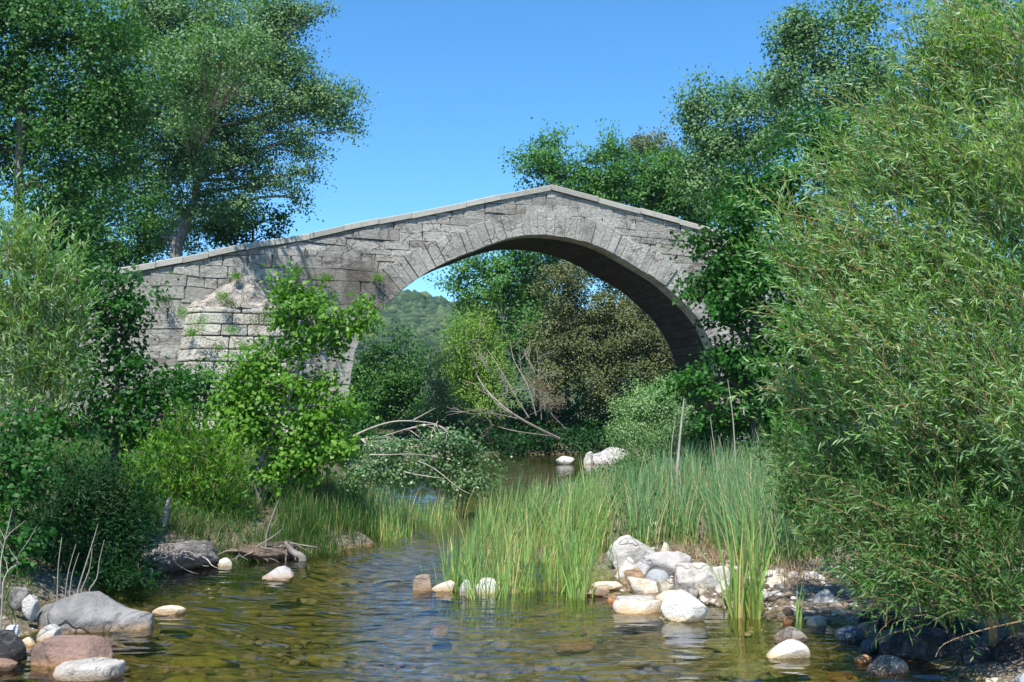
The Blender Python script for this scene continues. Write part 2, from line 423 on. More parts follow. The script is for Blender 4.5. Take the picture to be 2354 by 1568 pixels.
def build_ground():
    xs = axis(-7, 8, .085, -1800, 1800); ys = axis(3.5, 20, .085, -300, 2200)
    X, Y = np.meshgrid(xs, ys); Z = ghv(X, Y)
    near = (np.abs(X) < 12) & (Y > 2) & (Y < 45)
    idx = np.argwhere(near)
    for i, j in idx:
        Z[i, j] += .045*noise.noise(Vector((X[i, j]*2.2, Y[i, j]*2.2, 0)))+.02*noise.noise(Vector((X[i, j]*7, Y[i, j]*7, 3)))
    V = np.stack([X, Y, Z], -1).reshape(-1, 3); nx = len(xs); ny = len(ys)
    i = np.arange(ny-1)[:, None]*nx; j = np.arange(nx-1)[None]
    F = np.stack([i+j, i+j+1, i+nx+j+1, i+nx+j], -1).reshape(-1, 4)
    m, nt = nodes('ground_soil'); p = pos_co(nt); s = nt.nodes.new('ShaderNodeSeparateXYZ'); nt.links.new(p, s.inputs[0])
    n1 = noise_tex(nt, p, 1.3, 6, .65); n2 = noise_tex(nt, p, 9, 5, .7); n3 = noise_tex(nt, p, 45, 3, .7)
    # river bed: olive silt, ochre weed patches, pale gravel
    bed = ramp(nt, n2, [(.34, (.055, .055, .018)), (.5, (.13, .105, .036)), (.66, (.30, .21, .085))])
    bed = mixc(nt, ramp(nt, n1, [(.50, (0, 0, 0)), (.62, (.7,)*3)]), bed, (.085, .080, .032))
    vo = nt.nodes.new('ShaderNodeTexVoronoi'); vo.inputs['Scale'].default_value = 6.5; nt.links.new(p, vo.inputs['Vector'])
    peb = ramp(nt, vo.outputs['Distance'], [(.18, (1, 1, 1)), (.34, (0, 0, 0))])
    pc = nt.nodes.new('ShaderNodeSeparateColor'); nt.links.new(vo.outputs['Color'], pc.inputs[0])
    pebm = math_n(nt, 'MULTIPLY', peb, math_n(nt, 'GREATER_THAN', pc.outputs[0], .62))
    bed = mixc(nt, math_n(nt, 'MULTIPLY', pebm, .75), bed, ramp(nt, pc.outputs[1], [(0, (.26, .17, .07)), (.5, (.30, .27, .2)), (1, (.22, .12, .05))]))
    soil = ramp(nt, n2, [(.3, (.05, .036, .022)), (.6, (.14, .11, .075))])
    grs = ramp(nt, n2, [(.3, (.03, .05, .012)), (.65, (.075, .10, .03))])
    land = mixc(nt, ramp(nt, n1, [(.42, (0, 0, 0)), (.55, (1, 1, 1))]), soil, grs)
    grit = mixc(nt, ramp(nt, n3, [(.5, (0, 0, 0)), (.62, (1, 1, 1))]), soil, (.3, .27, .22))
    zz = math_n(nt, 'ADD', s.outputs[2], math_n(nt, 'MULTIPLY', math_n(nt, 'SUBTRACT', n2, .5), .12))
    a = math_n(nt, 'DIVIDE', math_n(nt, 'ADD', zz, .0), .04, clamp=True)
    b = math_n(nt, 'DIVIDE', math_n(nt, 'SUBTRACT', zz, .22), .15, clamp=True)
    c = mixc(nt, a, bed, grit); c = mixc(nt, b, c, land)
    h = math_n(nt, 'ADD', n2, math_n(nt, 'MULTIPLY', n3, .4))
    finish(nt, c, .9, h, .8, .04, spec=.2)
    o = link('ground', tri_mesh('ground', V, F, smooth=True), m); tag(o, kind='structure')
    # water
    wx = axis(-4.6, 4.2, .045, -14, 14); wy = axis(5.2, 15.5, .013, -6, 44)
    wy = np.concatenate([wy[wy <= 15.5], np.arange(15.5, 38, .05)[1:], [38.5, 40, 44]])
    X, Y = np.meshgrid(wx, wy); Z = np.zeros_like(X); rw = np.random.default_rng(21)
    calm = .55+.45*np.sin(X*.9+1.3*np.sin(Y*.35))*np.sin(Y*.55+X*.3)
    for k in range(30):
        lam = rw.uniform(.055, .20)*(2.6 if k % 10 == 0 else 1); th = rw.normal(0, .28)+math.pi/2; kk = 2*math.pi/lam
        Z += .0041*(lam/.25)**1.0*np.sin(kk*(X*math.cos(th)+Y*math.sin(th))+rw.uniform(0, 6.28)+.5*np.sin(X*rw.uniform(.6, 2)+rw.uniform(0, 6))) / math.sqrt(5)
    Z *= np.clip(calm, .12, 1)*np.clip((44-Y)/10, 0, 1)*(1-.55*np.clip((Y-13)/8, 0, 1))
    V = np.stack([X, Y, Z], -1).reshape(-1, 3); nx = len(wx)
    i = np.arange(len(wy)-1)[:, None]*nx; j = np.arange(nx-1)[None]
    F = np.stack([i+j, i+j+1, i+nx+j+1, i+nx+j], -1).reshape(-1, 4)
    m, nt = nodes('stream_water'); p = pos_co(nt)
    mp = nt.nodes.new('ShaderNodeMapping'); mp.inputs['Scale'].default_value = (.42, 2.4, 1); nt.links.new(p, mp.inputs[0])
    mp2 = nt.nodes.new('ShaderNodeMapping'); mp2.inputs['Scale'].default_value = (.35, .7, 1); nt.links.new(p, mp2.inputs[0])
    w1 = noise_tex(nt, mp.outputs[0], 3.2, 3, .55, .3); w2 = noise_tex(nt, mp.outputs[0], 11, 2, .5); w3 = noise_tex(nt, mp2.outputs[0], 1.0, 2, .5)
    h = math_n(nt, 'ADD', math_n(nt, 'MULTIPLY', w1, .75), math_n(nt, 'MULTIPLY', w2, .16))
    h = math_n(nt, 'MULTIPLY', h, math_n(nt, 'ADD', .35, w3))
    bp = nt.nodes.new('ShaderNodeBump'); bp.inputs['Strength'].default_value = 1.0; bp.inputs['Distance'].default_value = .008
    nt.links.new(h, bp.inputs['Height'])
    gl = nt.nodes.new('ShaderNodeBsdfGlossy'); gl.inputs['Roughness'].default_value = .04; gl.inputs[0].default_value = (.95, .97, 1, 1); nt.links.new(bp.outputs[0], gl.inputs['Normal'])
    tr = nt.nodes.new('ShaderNodeBsdfTransparent'); tr.inputs[0].default_value = (.69, .70, .54, 1)
    fr = nt.nodes.new('ShaderNodeFresnel'); fr.inputs[0].default_value = 1.72
    ms = nt.nodes.new('ShaderNodeMixShader'); o = nt.nodes.new('ShaderNodeOutputMaterial')
    nt.links.new(fr.outputs[0], ms.inputs[0]); nt.links.new(tr.outputs[0], ms.inputs[1]); nt.links.new(gl.outputs[0], ms.inputs[2]); nt.links.new(ms.outputs[0], o.inputs[0])
    o = link('water', tri_mesh('water', V, F, smooth=True), m); tag(o, kind='structure')
def build_hill():
    # wooded hill seen through the arch
    xs = np.linspace(-420, 420, 141); ys = np.linspace(240, 640, 90)
    def hz(x, y):
        ridge = 53-.00022*(x+60)**2+5*np.sin(x*.021+2)+2.0*np.sin(x*.075)
        s = np.clip((y-250)/230, 0, 1); e = np.clip(1-(y-480)/200, 0, 1)
        return (ridge*(s**1.1)*np.where(y > 480, e, 1))+2*np.sin(x*.09)*np.sin(y*.07)-1
    X, Y = np.meshgrid(xs, ys); Z = hz(X, Y); nx = 141
    V = np.stack([X, Y, Z], -1).reshape(-1, 3); i = np.arange(89)[:, None]*nx; j = np.arange(140)[None]
    F = np.stack([i+j, i+j+1, i+nx+j+1, i+nx+j], -1).reshape(-1, 4)
    m, nt = nodes('hill_scrub'); p = pos_co(nt)
    finish(nt, ramp(nt, noise_tex(nt, p, .4, 5), [(.3, (.03, .055, .025)), (.7, (.06, .09, .04))]), .95, spec=.1)
    o = link('hill', tri_mesh('hill', V, F, smooth=True), m); tag(o, kind='structure')
    # bushes of the hillside as one mass
    rg = np.random.default_rng(5); n = 17000
    bx = rg.uniform(-150, 20, n); by = rg.uniform(330, 492, n); bz = hz(bx, by)
    U, G = ico(1); r = rg.gamma(3, .38, n)+.3
    jit = 1+rg.uniform(-.42, .42, (n, len(U), 1))
    V = np.stack([bx, by, bz+r*.2], 1)[:, None, :]+U[None]*jit*r[:, None, None]*np.array([1, 1, .85])
    F = (np.arange(n)[:, None, None]*len(U)+G[None]).reshape(-1, 3)
    m, nt = nodes('hill_bushes'); v = attr(nt, 'var')
    finish(nt, ramp(nt, v, [(0, (.022, .045, .02)), (.6, (.045, .08, .03)), (1, (.085, .12, .05))]), .95, spec=.1)
    o = link('hillside_wood', tri_mesh('hillside_wood', V.reshape(-1, 3), F, np.repeat(rg.random(n), len(G))), m)
    tag(o, 'dense green scrub covering the distant hill seen through the left of the arch', 'wood', kind='stuff')
# ---------------------------------------------------------------- bridge
TH = R(18); BU = np.array([math.cos(TH), math.sin(TH), 0.]); BN = np.array([math.sin(TH), -math.cos(TH), 0.])
BO = at(1240, 900, 38.0)*[1, 1, 0]; BW = 3.6
def tz(px, py):
    d = at(px, py, 1.0)-[0, 0, HC]                       # ray to the near face
    A = np.array([[d[0], -BU[0]], [d[1], -BU[1]]]); s, t = np.linalg.solve(A, BO[:2])
    return t, HC+d[2]*s
def bp(t, z, d=0.0):
    """d = metres in front of (+) or behind (-) the near face"""
    q = BO+BU*t+BN*d; return (q[0], q[1], z)
NEAR = [(800, 930), (806, 864), (819, 798), (840, 762), (870, 722), (907, 682), (971, 633), (1043, 595), (1091, 577), (1131, 561), (1187, 545), (1240, 541), (1306, 548), (1362, 563), (1410, 585), (1457, 613), (1510, 645), (1553, 682), (1593, 722), (1618, 760), (1640, 810), (1652, 860), (1658, 930)]
def build_bridge():
    rg = np.random.default_rng(11); rnd = random.Random(4)
    m, nt = nodes('bridge_granite'); co = obj_co(nt); v = attr(nt, 'var')
    n1 = noise_tex(nt, co, 1.1, 6, .65); n2 = noise_tex(nt, co, 9, 6, .7); n3 = noise_tex(nt, co, 38, 3, .7)
    c = ramp(nt, v, [(0, (.31, .295, .27)), (.35, (.38, .365, .335)), (.7, (.43, .415, .385)), (.93, (.49, .475, .44)), (1, (.45, .415, .36))])
    c = mixc(nt, ramp(nt, n2, [(.36, (.6,)*3), (.52, (0, 0, 0))]), c, (.17, .155, .135))
    c = mixc(nt, ramp(nt, n3, [(.55, (0, 0, 0)), (.68, (.6,)*3)]), c, (.12, .095, .085))
    c = mixc(nt, ramp(nt, n1, [(.34, (.75,)*3), (.48, (0, 0, 0))]), c, (.15, .14, .12))
    nz = nt.nodes.new('ShaderNodeTexNoise'); nz.inputs['Scale'].default_value = 2.2; nz.inputs['Detail'].default_value = 5; nt.links.new(co, nz.inputs[0])
    wv = nt.nodes.new('ShaderNodeMix'); wv.data_type = 'VECTOR'; wv.inputs[0].default_value = .45; nt.links.new(co, wv.inputs[4]); nt.links.new(nz.outputs['Color'], wv.inputs[5])
    mpv = nt.nodes.new('ShaderNodeMapping'); mpv.inputs['Scale'].default_value = (1, 1, 2.0); nt.links.new(wv.outputs[1], mpv.inputs[0])
    vo = nt.nodes.new('ShaderNodeTexVoronoi'); vo.feature = 'DISTANCE_TO_EDGE'; vo.inputs['Scale'].default_value = 1.7; nt.links.new(mpv.outputs[0], vo.inputs['Vector'])
    zone = ramp(nt, noise_tex(nt, co, .45, 2), [(.42, (0, 0, 0)), (.56, (1, 1, 1))])
    cr = math_n(nt, 'MULTIPLY', math_n(nt, 'SUBTRACT', 1.0, math_n(nt, 'DIVIDE', vo.outputs['Distance'], .035, clamp=True)), zone)
    c = mixc(nt, math_n(nt, 'MULTIPLY', cr, .45), c, (.11, .05, .042))
    def stain(cx, cy, cz, rad, k):
        p_ = nt.nodes.new('ShaderNodeNewGeometry').outputs['Position']; d_ = nt.nodes.new('ShaderNodeVectorMath'); d_.operation = 'DISTANCE'
        nt.links.new(p_, d_.inputs[0]); d_.inputs[1].default_value = (cx, cy, cz)
        e_ = math_n(nt, 'ADD', math_n(nt, 'DIVIDE', d_.outputs['Value'], rad), math_n(nt, 'MULTIPLY', math_n(nt, 'SUBTRACT', n1, .5), 1.6))
        return math_n(nt, 'MULTIPLY', ramp(nt, e_, [(.55, (1, 1, 1)), (1.0, (0, 0, 0))]), k)
    for px_, py_, rd, k_ in ((850, 670, 1.3, .7), (720, 635, 1.1, .5), (790, 650, 1.0, .5)):
        tq, zq = tz(px_, py_); c = mixc(nt, stain(*bp(tq, zq, 0), rd, k_), c, (.10, .085, .075))
    c = mixc(nt, 1.0, c, (1.15, 1.13, 1.07), 'MULTIPLY')
    h = math_n(nt, 'ADD', n2, math_n(nt, 'MULTIPLY', n3, .5)); h = math_n(nt, 'SUBTRACT', h, math_n(nt, 'MULTIPLY', cr, .6))
    finish(nt, c, .92, h, 1.0, .08, spec=.15); stone = m
    pale = stone.copy(); pale.name = 'buttress_granite'
    for n_ in pale.node_tree.nodes:
        if n_.type == 'MIX' and n_.blend_type == 'MULTIPLY': n_.inputs[7].default_value = (1.20, 1.18, 1.11, 1)
    m, nt = nodes('bridge_coping'); co = obj_co(nt); v = attr(nt, 'var')
    n2 = noise_tex(nt, co, 5, 6, .7)
    c = ramp(nt, v, [(0, (.34, .315, .27)), (1, (.46, .43, .37))]); c = mixc(nt, ramp(nt, n2, [(.34, (.5,)*3), (.5, (0, 0, 0))]), c, (.24, .22, .18))
    finish(nt, c, .9, n2, .6, .03, spec=.15); cop = m
    m, nt = nodes('bridge_mortar'); finish(nt, ramp(nt, noise_tex(nt, obj_co(nt), 6, 5), [(.3, (.22, .205, .18)), (.7, (.38, .355, .32))]), .95, spec=.1); mort = m
    root = empty('stone_bridge', bp(0, 0, -BW/2), 'old grey granite humpbacked bridge with one high arch over the stream', 'bridge')
    arch = smooth_path([np.array([*tz(*p), 0]) for p in NEAR], 200)[:, :2]
    pk = tz(1265, 425); lf = tz(320, 608); rt = tz(1590, 512)
    sl = (pk[1]-lf[1])/(pk[0]-lf[0]); sr = (rt[1]-pk[1])/(rt[0]-pk[0])
    mid = tz(560, 553)
    tp_ = [tz(*q) for q in ((421, 590), (511, 572), (597, 553), (694, 540), (796, 517), (874, 502), (954, 487), (1073, 463), (1149, 447), (1265, 425))]
    TLs = [(-26, lf[1]+sl*.8*(-26-lf[0])), lf]+tp_+[rt, (17, rt[1]+sr*(17-rt[0]))]
    def top(t): return float(np.interp(t, [a for a, b in TLs], [b for a, b in TLs]))
    CH = .21                                              # coping height
    tl, tr = arch[0][0], arch[-1][0]
    # ---- core: solid body behind the facing stones
    ia = np.argsort(arch[:, 0]); zs = arch[ia]
    # monotone section of arch between extreme left and right points
    cols = np.unique(np.concatenate([np.linspace(-26, 17, 90), arch[:, 0]]))
    li, ri = int(np.argmin(arch[:, 0])), int(np.argmax(arch[:, 0]))
    A = arch[li:ri+1] if li < ri else arch
    A = A[np.concatenate([[True], np.diff(A[:, 0]) > 1e-4])]
    def low(t): return float(np.interp(t, A[:, 0], A[:, 1])) if A[0, 0] < t < A[-1, 0] else -.6
    V = []; F = []
    def q4(a, b, c, d): n = len(V); V.extend([a, b, c, d]); F.append((n, n+1, n+2, n+3))
    for a, b in zip(cols[:-1], cols[1:]):
        mt = (a+b)/2; la, lb = (low(a) if low(mt) > -.5 else -.6), (low(b) if low(mt) > -.5 else -.6)
        if low(mt) > -.5 and la < -.5: la = A[0, 1] if a < 0 else A[-1, 1]
        if low(mt) > -.5 and lb < -.5: lb = A[0, 1] if b < 0 else A[-1, 1]
        ta, tb = top(a)-.95, top(b)-.95
        q4(bp(a, la, -.14), bp(b, lb, -.14), bp(b, tb, -.14), bp(a, ta, -.14))
        q4(bp(b, lb, -BW+.14), bp(a, la, -BW+.14), bp(a, ta, -BW+.14), bp(b, tb, -BW+.14))
        q4(bp(a, ta, -.14), bp(b, tb, -.14), bp(b, tb, -BW+.14), bp(a, ta, -BW+.14))
    link('core', poly_mesh('core', V, F), mort, root)
    # ---- two parapets, solid under the coping
    for nm, d0, d1 in (('parapet', -.14, -.47), ('parapet', -BW+.47, -BW+.02)):
        V = []; F = []
        ts = np.linspace(-26, 17, 60)
        for a, b in zip(ts[:-1], ts[1:]):
            za, zb_ = top(a)-.05, top(b)-.05; wa, wb = top(a)-1.0, top(b)-1.0
            q4(bp(a, wa, d0), bp(b, wb, d0), bp(b, zb_, d0), bp(a, za, d0)); q4(bp(b, wb, d1), bp(a, wa, d1), bp(a, za, d1), bp(b, zb_, d1))
            q4(bp(a, za, d0), bp(b, zb_, d0), bp(b, zb_, d1), bp(a, za, d1))
        link(nm, poly_mesh(nm, V, F), mort, root)
    # ---- stone blocks
    class Blk:
        def __init__(s): s.V = []; s.F = []; s.var = []
        def add(s, poly, front, back, bev=.018, var=None, inset_gap=.0):
            P = np.array(poly, float); n = len(P)
            if n < 3: return
            area = .5*np.sum(P[:, 0]*np.roll(P[:, 1], -1)-np.roll(P[:, 0], -1)*P[:, 1])
            if abs(area) < .012: return
            if area < 0: P = P[::-1]
            c = P.mean(0); dv = c-P; L = np.linalg.norm(dv, axis=1, keepdims=True)
            P0 = P+dv/L*min(inset_gap, L.min()*.3); P1 = P0+dv/L*np.minimum(bev*1.6, L*.3)
            k = len(s.V); jit = [rnd.uniform(-.012, .012) for _ in range(n)]
            s.V += [bp(x, z, back) for x, z in P0]+[bp(x, z, front-bev*.9) for x, z in P0]+[bp(P1[i, 0], P1[i, 1], front+jit[i]) for i in range(n)]
            vv = rnd.random() if var is None else var
            for i in range(n):
                j = (i+1) % n
                s.F.append((k+i, k+j, k+n+j, k+n+i)); s.F.append((k+n+i, k+n+j, k+2*n+j, k+2*n+i)); s.var += [vv, vv]
            s.F.append(tuple(k+2*n+i for i in range(n))); s.var.append(vv)
        def obj(s, name, mat): return link(name, poly_mesh(name, s.V, s.F, s.var), mat, root)
    def clip(P, nx, nz, d):
        """keep points with n.p >= d"""
        out = []; n = len(P)
        for i in range(n):
            a, b = P[i], P[(i+1) % n]; da, db = nx*a[0]+nz*a[1]-d, nx*b[0]+nz*b[1]-d
            if da >= 0: out.append(a)
            if (da >= 0) != (db >= 0):
                u = da/(da-db); out.append((a[0]+(b[0]-a[0])*u, a[1]+(b[1]-a[1])*u))
        return out
    # arch ring (voussoirs)
    seg = np.linalg.norm(np.diff(arch, axis=0), axis=1); s = np.concatenate([[0], np.cumsum(seg)]); tot = s[-1]
    tang = nrm(np.gradient(arch, axis=0)); nor = np.stack([-tang[:, 1], tang[:, 0]], 1)
    cen = arch.mean(0)
    def at_s(x):
        return np.array([np.interp(x, s, arch[:, 0]), np.interp(x, s, arch[:, 1])]), nrm(np.array([np.interp(x, s, nor[:, 0]), np.interp(x, s, nor[:, 1])]))
    ring = Blk(); x = 0.0; th = []
    while x < tot-.1:
        w = rnd.uniform(.24, .46); x2 = min(x+w, tot)
        a, na = at_s(x+.008); b, nb = at_s(x2-.008)
        T = .86+.30*abs(2*x/tot-1)**1.5+rnd.uniform(-.07, .10)
        if x < 1.6 or x > tot-1.6: T = .6
        nm_ = nrm(na+nb)
        ring.add([a, b, b+nb*T, a+na*T], .065+rnd.uniform(-.02, .03), -.6, .014, var=rnd.uniform(.25, .9)); x = x2
    ring.obj('arch_ring', stone)
    # barrel (soffit) with stones marked in courses
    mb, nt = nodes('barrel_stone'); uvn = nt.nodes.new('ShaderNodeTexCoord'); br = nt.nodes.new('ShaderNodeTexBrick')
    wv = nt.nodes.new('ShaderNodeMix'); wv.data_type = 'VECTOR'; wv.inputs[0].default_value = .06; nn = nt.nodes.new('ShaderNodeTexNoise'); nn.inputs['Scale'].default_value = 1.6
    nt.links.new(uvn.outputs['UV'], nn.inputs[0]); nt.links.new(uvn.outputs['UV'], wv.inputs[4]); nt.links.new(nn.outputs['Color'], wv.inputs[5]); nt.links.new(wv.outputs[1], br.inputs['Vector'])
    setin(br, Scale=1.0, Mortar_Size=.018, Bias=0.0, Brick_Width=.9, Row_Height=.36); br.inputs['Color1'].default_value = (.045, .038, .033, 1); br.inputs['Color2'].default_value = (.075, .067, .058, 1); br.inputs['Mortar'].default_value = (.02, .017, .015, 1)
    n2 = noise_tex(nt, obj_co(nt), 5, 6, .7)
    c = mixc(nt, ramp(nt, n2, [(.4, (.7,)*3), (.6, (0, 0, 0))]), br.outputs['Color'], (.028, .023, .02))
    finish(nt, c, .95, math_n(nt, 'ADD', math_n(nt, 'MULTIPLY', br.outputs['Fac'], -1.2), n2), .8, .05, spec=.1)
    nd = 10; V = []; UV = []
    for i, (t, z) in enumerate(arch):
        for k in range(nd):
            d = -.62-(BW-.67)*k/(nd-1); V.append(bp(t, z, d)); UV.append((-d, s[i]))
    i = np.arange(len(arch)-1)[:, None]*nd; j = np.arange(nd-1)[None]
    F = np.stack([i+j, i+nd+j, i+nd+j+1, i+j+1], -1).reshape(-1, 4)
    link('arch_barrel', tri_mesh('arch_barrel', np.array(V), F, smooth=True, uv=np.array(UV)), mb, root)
    # spandrel facing in rough courses, clipped by ring and coping
    ringin = arch+nor*.45
    ring_ok = [i for i in range(len(arch))]
    wall = Blk(); z = -.5; row = 0
    lines = [((TLs[i][0], TLs[i][1]), (TLs[i+1][0], TLs[i+1][1])) for i in range(len(TLs)-1)]
    while z < pk[1]:
        hgt = rnd.choice([.25, .30, .34, .38, .42]); z2 = z+hgt
        t = -24-rnd.random(); ph = rnd.random()*9
        wz = lambda tt, zz: zz+.05*math.sin(tt*.9+ph*0+zz*1.3)+.025*math.sin(tt*2.7+zz*5)
        while t < 15.5:
            w = rnd.choice([.45, .6, .8, 1.0, 1.3, 1.6])*rnd.uniform(.8, 1.15); t2 = t+w
            cx, cz = (t+t2)/2, (z+z2)/2
            P0 = [(t, wz(t, z)), (t2, wz(t2, z)), (t2+rnd.uniform(-.04, .04), wz(t2, z2)), (t+rnd.uniform(-.04, .04), wz(t, z2))]
            pieces = [P0]
            if rnd.random() < .10:
                u = rnd.uniform(.3, .7); a = (P0[0][0]*(1-u)+P0[3][0]*u, P0[0][1]*(1-u)+P0[3][1]*u); b = (P0[1][0]*(1-u)+P0[2][0]*u, P0[1][1]*(1-u)+P0[2][1]*u)
                pieces = [[P0[0], P0[1], b, a], [a, b, P0[2], P0[3]]]
            for P in pieces:
                for (a, b) in lines:                       # below the coping
                    if b[0] < t-1 or a[0] > t2+1: continue
                    dx, dz = b[0]-a[0], b[1]-a[1]; L = math.hypot(dx, dz); nx, nz = dz/L, -dx/L
                    P = clip(P, nx, nz, nx*a[0]+nz*(a[1]-CH-.012))
                    if len(P) < 3: break
                if len(P) < 3: continue
                PC = np.array(P).mean(0); dd = np.linalg.norm(ringin-PC, axis=1); i = int(np.argmin(dd))
                inside = (arch[0][0] < PC[0] < arch[-1][0]) and PC[1] < np.interp(PC[0], A[:, 0], A[:, 1])
                if inside: continue
                if dd[i] < 2.0:
                    q = ringin[i]; nn_ = nor[i]
                    P = clip(P, nn_[0], nn_[1], float(nn_@q))
                    if len(P) < 3: continue
                rough_part = .5+.5*noise.noise(Vector((cx*.35, cz*.6, 2)))
                wall.add(P, rnd.uniform(-.022, .022), -.2, rnd.uniform(.012, .03), inset_gap=.004+.012*rough_part*rnd.random())
            t = t2
        z = z2; row += 1
    wall.obj('spandrel_wall', stone)
    # simple rear facing
    V = []; F = []; cc = np.unique(np.concatenate([np.linspace(-26, 17, 60), A[:, 0]]))
    for a, b in zip(cc[:-1], cc[1:]):
        mt = (a+b)/2; op = low(mt) > -.5
        la = max(low(a), A[0, 1] if a < 0 else A[-1, 1]) if op else -.6; lb = max(low(b), A[0, 1] if b < 0 else A[-1, 1]) if op else -.6
        q4(bp(b, lb, -BW), bp(a, la, -BW), bp(a, top(a)-CH, -BW), bp(b, top(b)-CH, -BW))
    link('rear_wall', poly_mesh('rear_wall', V, F), stone, root)
    # coping slabs
    def coping(side):
        cb = Blk(); joints = [-26]; xs = [320, 360, 422, 480, 565, 600, 655, 712, 790, 870, 945, 1070, 1150, 1265, 1375, 1470, 1560]
        js = [tz(x, 520)[0] for x in xs]; t = js[0]
        while t > -25: t -= 1.0; js.insert(0, t)
        t = js[-1]
        while t < 16: t += 1.4; js.append(t)
        V = []; F = []; var = []
        for a, b in zip(js[:-1], js[1:]):
            g = .009; a2, b2 = a+g, b-g; j0 = rnd.uniform(-.035, .02); vv = rnd.random()
            d0, d1 = (.07+rnd.uniform(-.02, .02), -.52) if side == 0 else (-BW+.50, -BW-.07)
            za, zb_ = top(a2)+j0, top(b2)+j0
            k = len(V); e = .02
            prof = [(d0, -CH), (d0, -e), (d0-e, 0), (d1+e, 0), (d1, -e), (d1, -CH)]
            for tt, zz in ((a2, za), (b2, zb_)):
                for dd, dz in prof: V.append(bp(tt, zz+dz, dd))
            n = 6
            for i in range(n): F.append((k+i, k+n+i, k+n+(i+1) % n, k+(i+1) % n)); var.append(vv)
            F.append(tuple(k+i for i in range(n))); F.append(tuple(k+n+i for i in reversed(range(n)))); var += [vv, vv]
        link('coping', poly_mesh('coping', V, F, var), cop, root)
    coping(0); coping(1)
    # ---- cutwater / buttress on the left pier, stepped courses and a rubble cap
    bt = Blk(); V = []; F = []; var = []
    t0, t3 = tz(425, 860)[0], tz(712, 860)[0]; f0, f1 = tz(462, 700)[0], tz(640, 700)[0]
    zc = tz(500, 690)[1]-.28; zb0 = .2; apex = (tz(560, 634)[0], tz(560, 634)[1])
    def plan(u):                                          # u 0 bottom .. 1 at cap
        k = 1-u
        return [(t0-.75*k, 0), (f0-.85*k, .55+1.3*k), (f1+.35*k, .6+1.3*k), (t3+.5*k, 0)]
    z = zb0; rows = [.62, .55, .60, .45, .42, .50, .42, .46, .40, .40]; ri_ = 0
    def block(c8, vv):
        k = len(V); V.extend(c8)
        for f in ((0, 1, 2, 3), (7, 6, 5, 4), (0, 4, 5, 1), (1, 5, 6, 2), (2, 6, 7, 3), (3, 7, 4, 0)): F.append(tuple(k+i for i in f)); var.append(vv)
    while z < zc-.05:
        h = min(rows[ri_ % len(rows)], zc-z); ri_ += 1
        u0, u1 = (z-zb0)/(zc-zb0), (z+h-zb0)/(zc-zb0)
        p0, p1 = plan(u0), plan(u1)
        for e in range(3):
            a, b, c, d = p0[e], p0[e+1], p1[e+1], p1[e]
            L = math.hypot(b[0]-a[0], b[1]-a[1]); n = max(1, int(round(L/rnd.uniform(.8, 1.3)))); us = [0]+sorted(min(.95, max(.05, (i+rnd.uniform(-.25, .25))/n)) for i in range(1, n))+[1]
            nx, ny = -(b[1]-a[1])/L, (b[0]-a[0])/L
            for x0, x1 in zip(us[:-1], us[1:]):
                g = .012/L; x0 += g; x1 -= g; off = rnd.uniform(-.03, .03); gb = .014
                pt = lambda P, Q, x, o: (P[0]+(Q[0]-P[0])*x+nx*o, P[1]+(Q[1]-P[1])*x+ny*o)
                A0, B0 = pt(a, b, x0, off), pt(a, b, x1, off+rnd.uniform(-.015, .015)); D0, C0 = pt(d, c, x0, off), pt(d, c, x1, off)
                A1, B1, C1, D1 = pt(a, b, x0, -.5), pt(a, b, x1, -.5), pt(d, c, x1, -.5), pt(d, c, x0, -.5)
                W = lambda q, zz: bp(q[0], zz, q[1])
                block([W(A0, z+gb), W(B0, z+gb), W(C0, z+h-gb), W(D0, z+h-gb), W(A1, z+gb), W(B1, z+gb), W(C1, z+h-gb), W(D1, z+h-gb)], .6+.4*rnd.random())
        z += h
    o = link('buttress', poly_mesh('buttress', V, F, var), pale, root)
    md = o.modifiers.new('bevel', 'BEVEL'); md.width = .05; md.segments = 2
    # core of buttress + cap as noisy rubble surface
    V = []; F = []
    n = 26; P1 = plan(1.0)
    base = [(P1[0][0]+.02, 0), (P1[1][0]+.02, P1[1][1]+.02), (P1[2][0]-.02, P1[2][1]+.02), (P1[3][0]-.02, 0)]
    pts = []
    for e in range(3):
        for i in range(n): u = i/n; pts.append((base[e][0]*(1-u)+base[e+1][0]*u, base[e][1]*(1-u)+base[e+1][1]*u))
    pts.append(base[3]); M = len(pts); K = 22
    for k in range(K+1):
        u = k/K
        for (t, d) in pts:
            tt = t*(1-u)+apex[0]*u; dd = d*(1-u)+.02*u; zz = zc-.02+(apex[1]-zc)*(u**.9)
            r_ = .17*noise.noise(Vector((tt*1.5, dd*1.5, zz*2.0)))+.10*noise.noise(Vector((tt*4.5, dd*4, zz*5)))
            V.append(bp(tt, zz+r_*(1 if 0 < k < K else .3), dd+r_*(.8 if d > .05 else 0)))
    F = [(k*M+i, k*M+i+1, (k+1)*M+i+1, (k+1)*M+i) for k in range(K) for i in range(M-1)]
    mr, nt = nodes('rubble_cap'); co = obj_co(nt); n1 = noise_tex(nt, co, 2.2, 6, .7); n2 = noise_tex(nt, co, 14, 5, .7)
    vo = nt.nodes.new('ShaderNodeTexVoronoi'); vo.feature = 'DISTANCE_TO_EDGE'; vo.inputs['Scale'].default_value = 2.4
    nz = nt.nodes.new('ShaderNodeTexNoise'); nz.inputs['Scale'].default_value = 3; nz.inputs['Detail'].default_value = 4; nt.links.new(co, nz.inputs[0]); wv = nt.nodes.new('ShaderNodeMix'); wv.data_type = 'VECTOR'; wv.inputs[0].default_value = .4; nt.links.new(co, wv.inputs[4]); nt.links.new(nz.outputs['Color'], wv.inputs[5]); nt.links.new(wv.outputs[1], vo.inputs['Vector'])
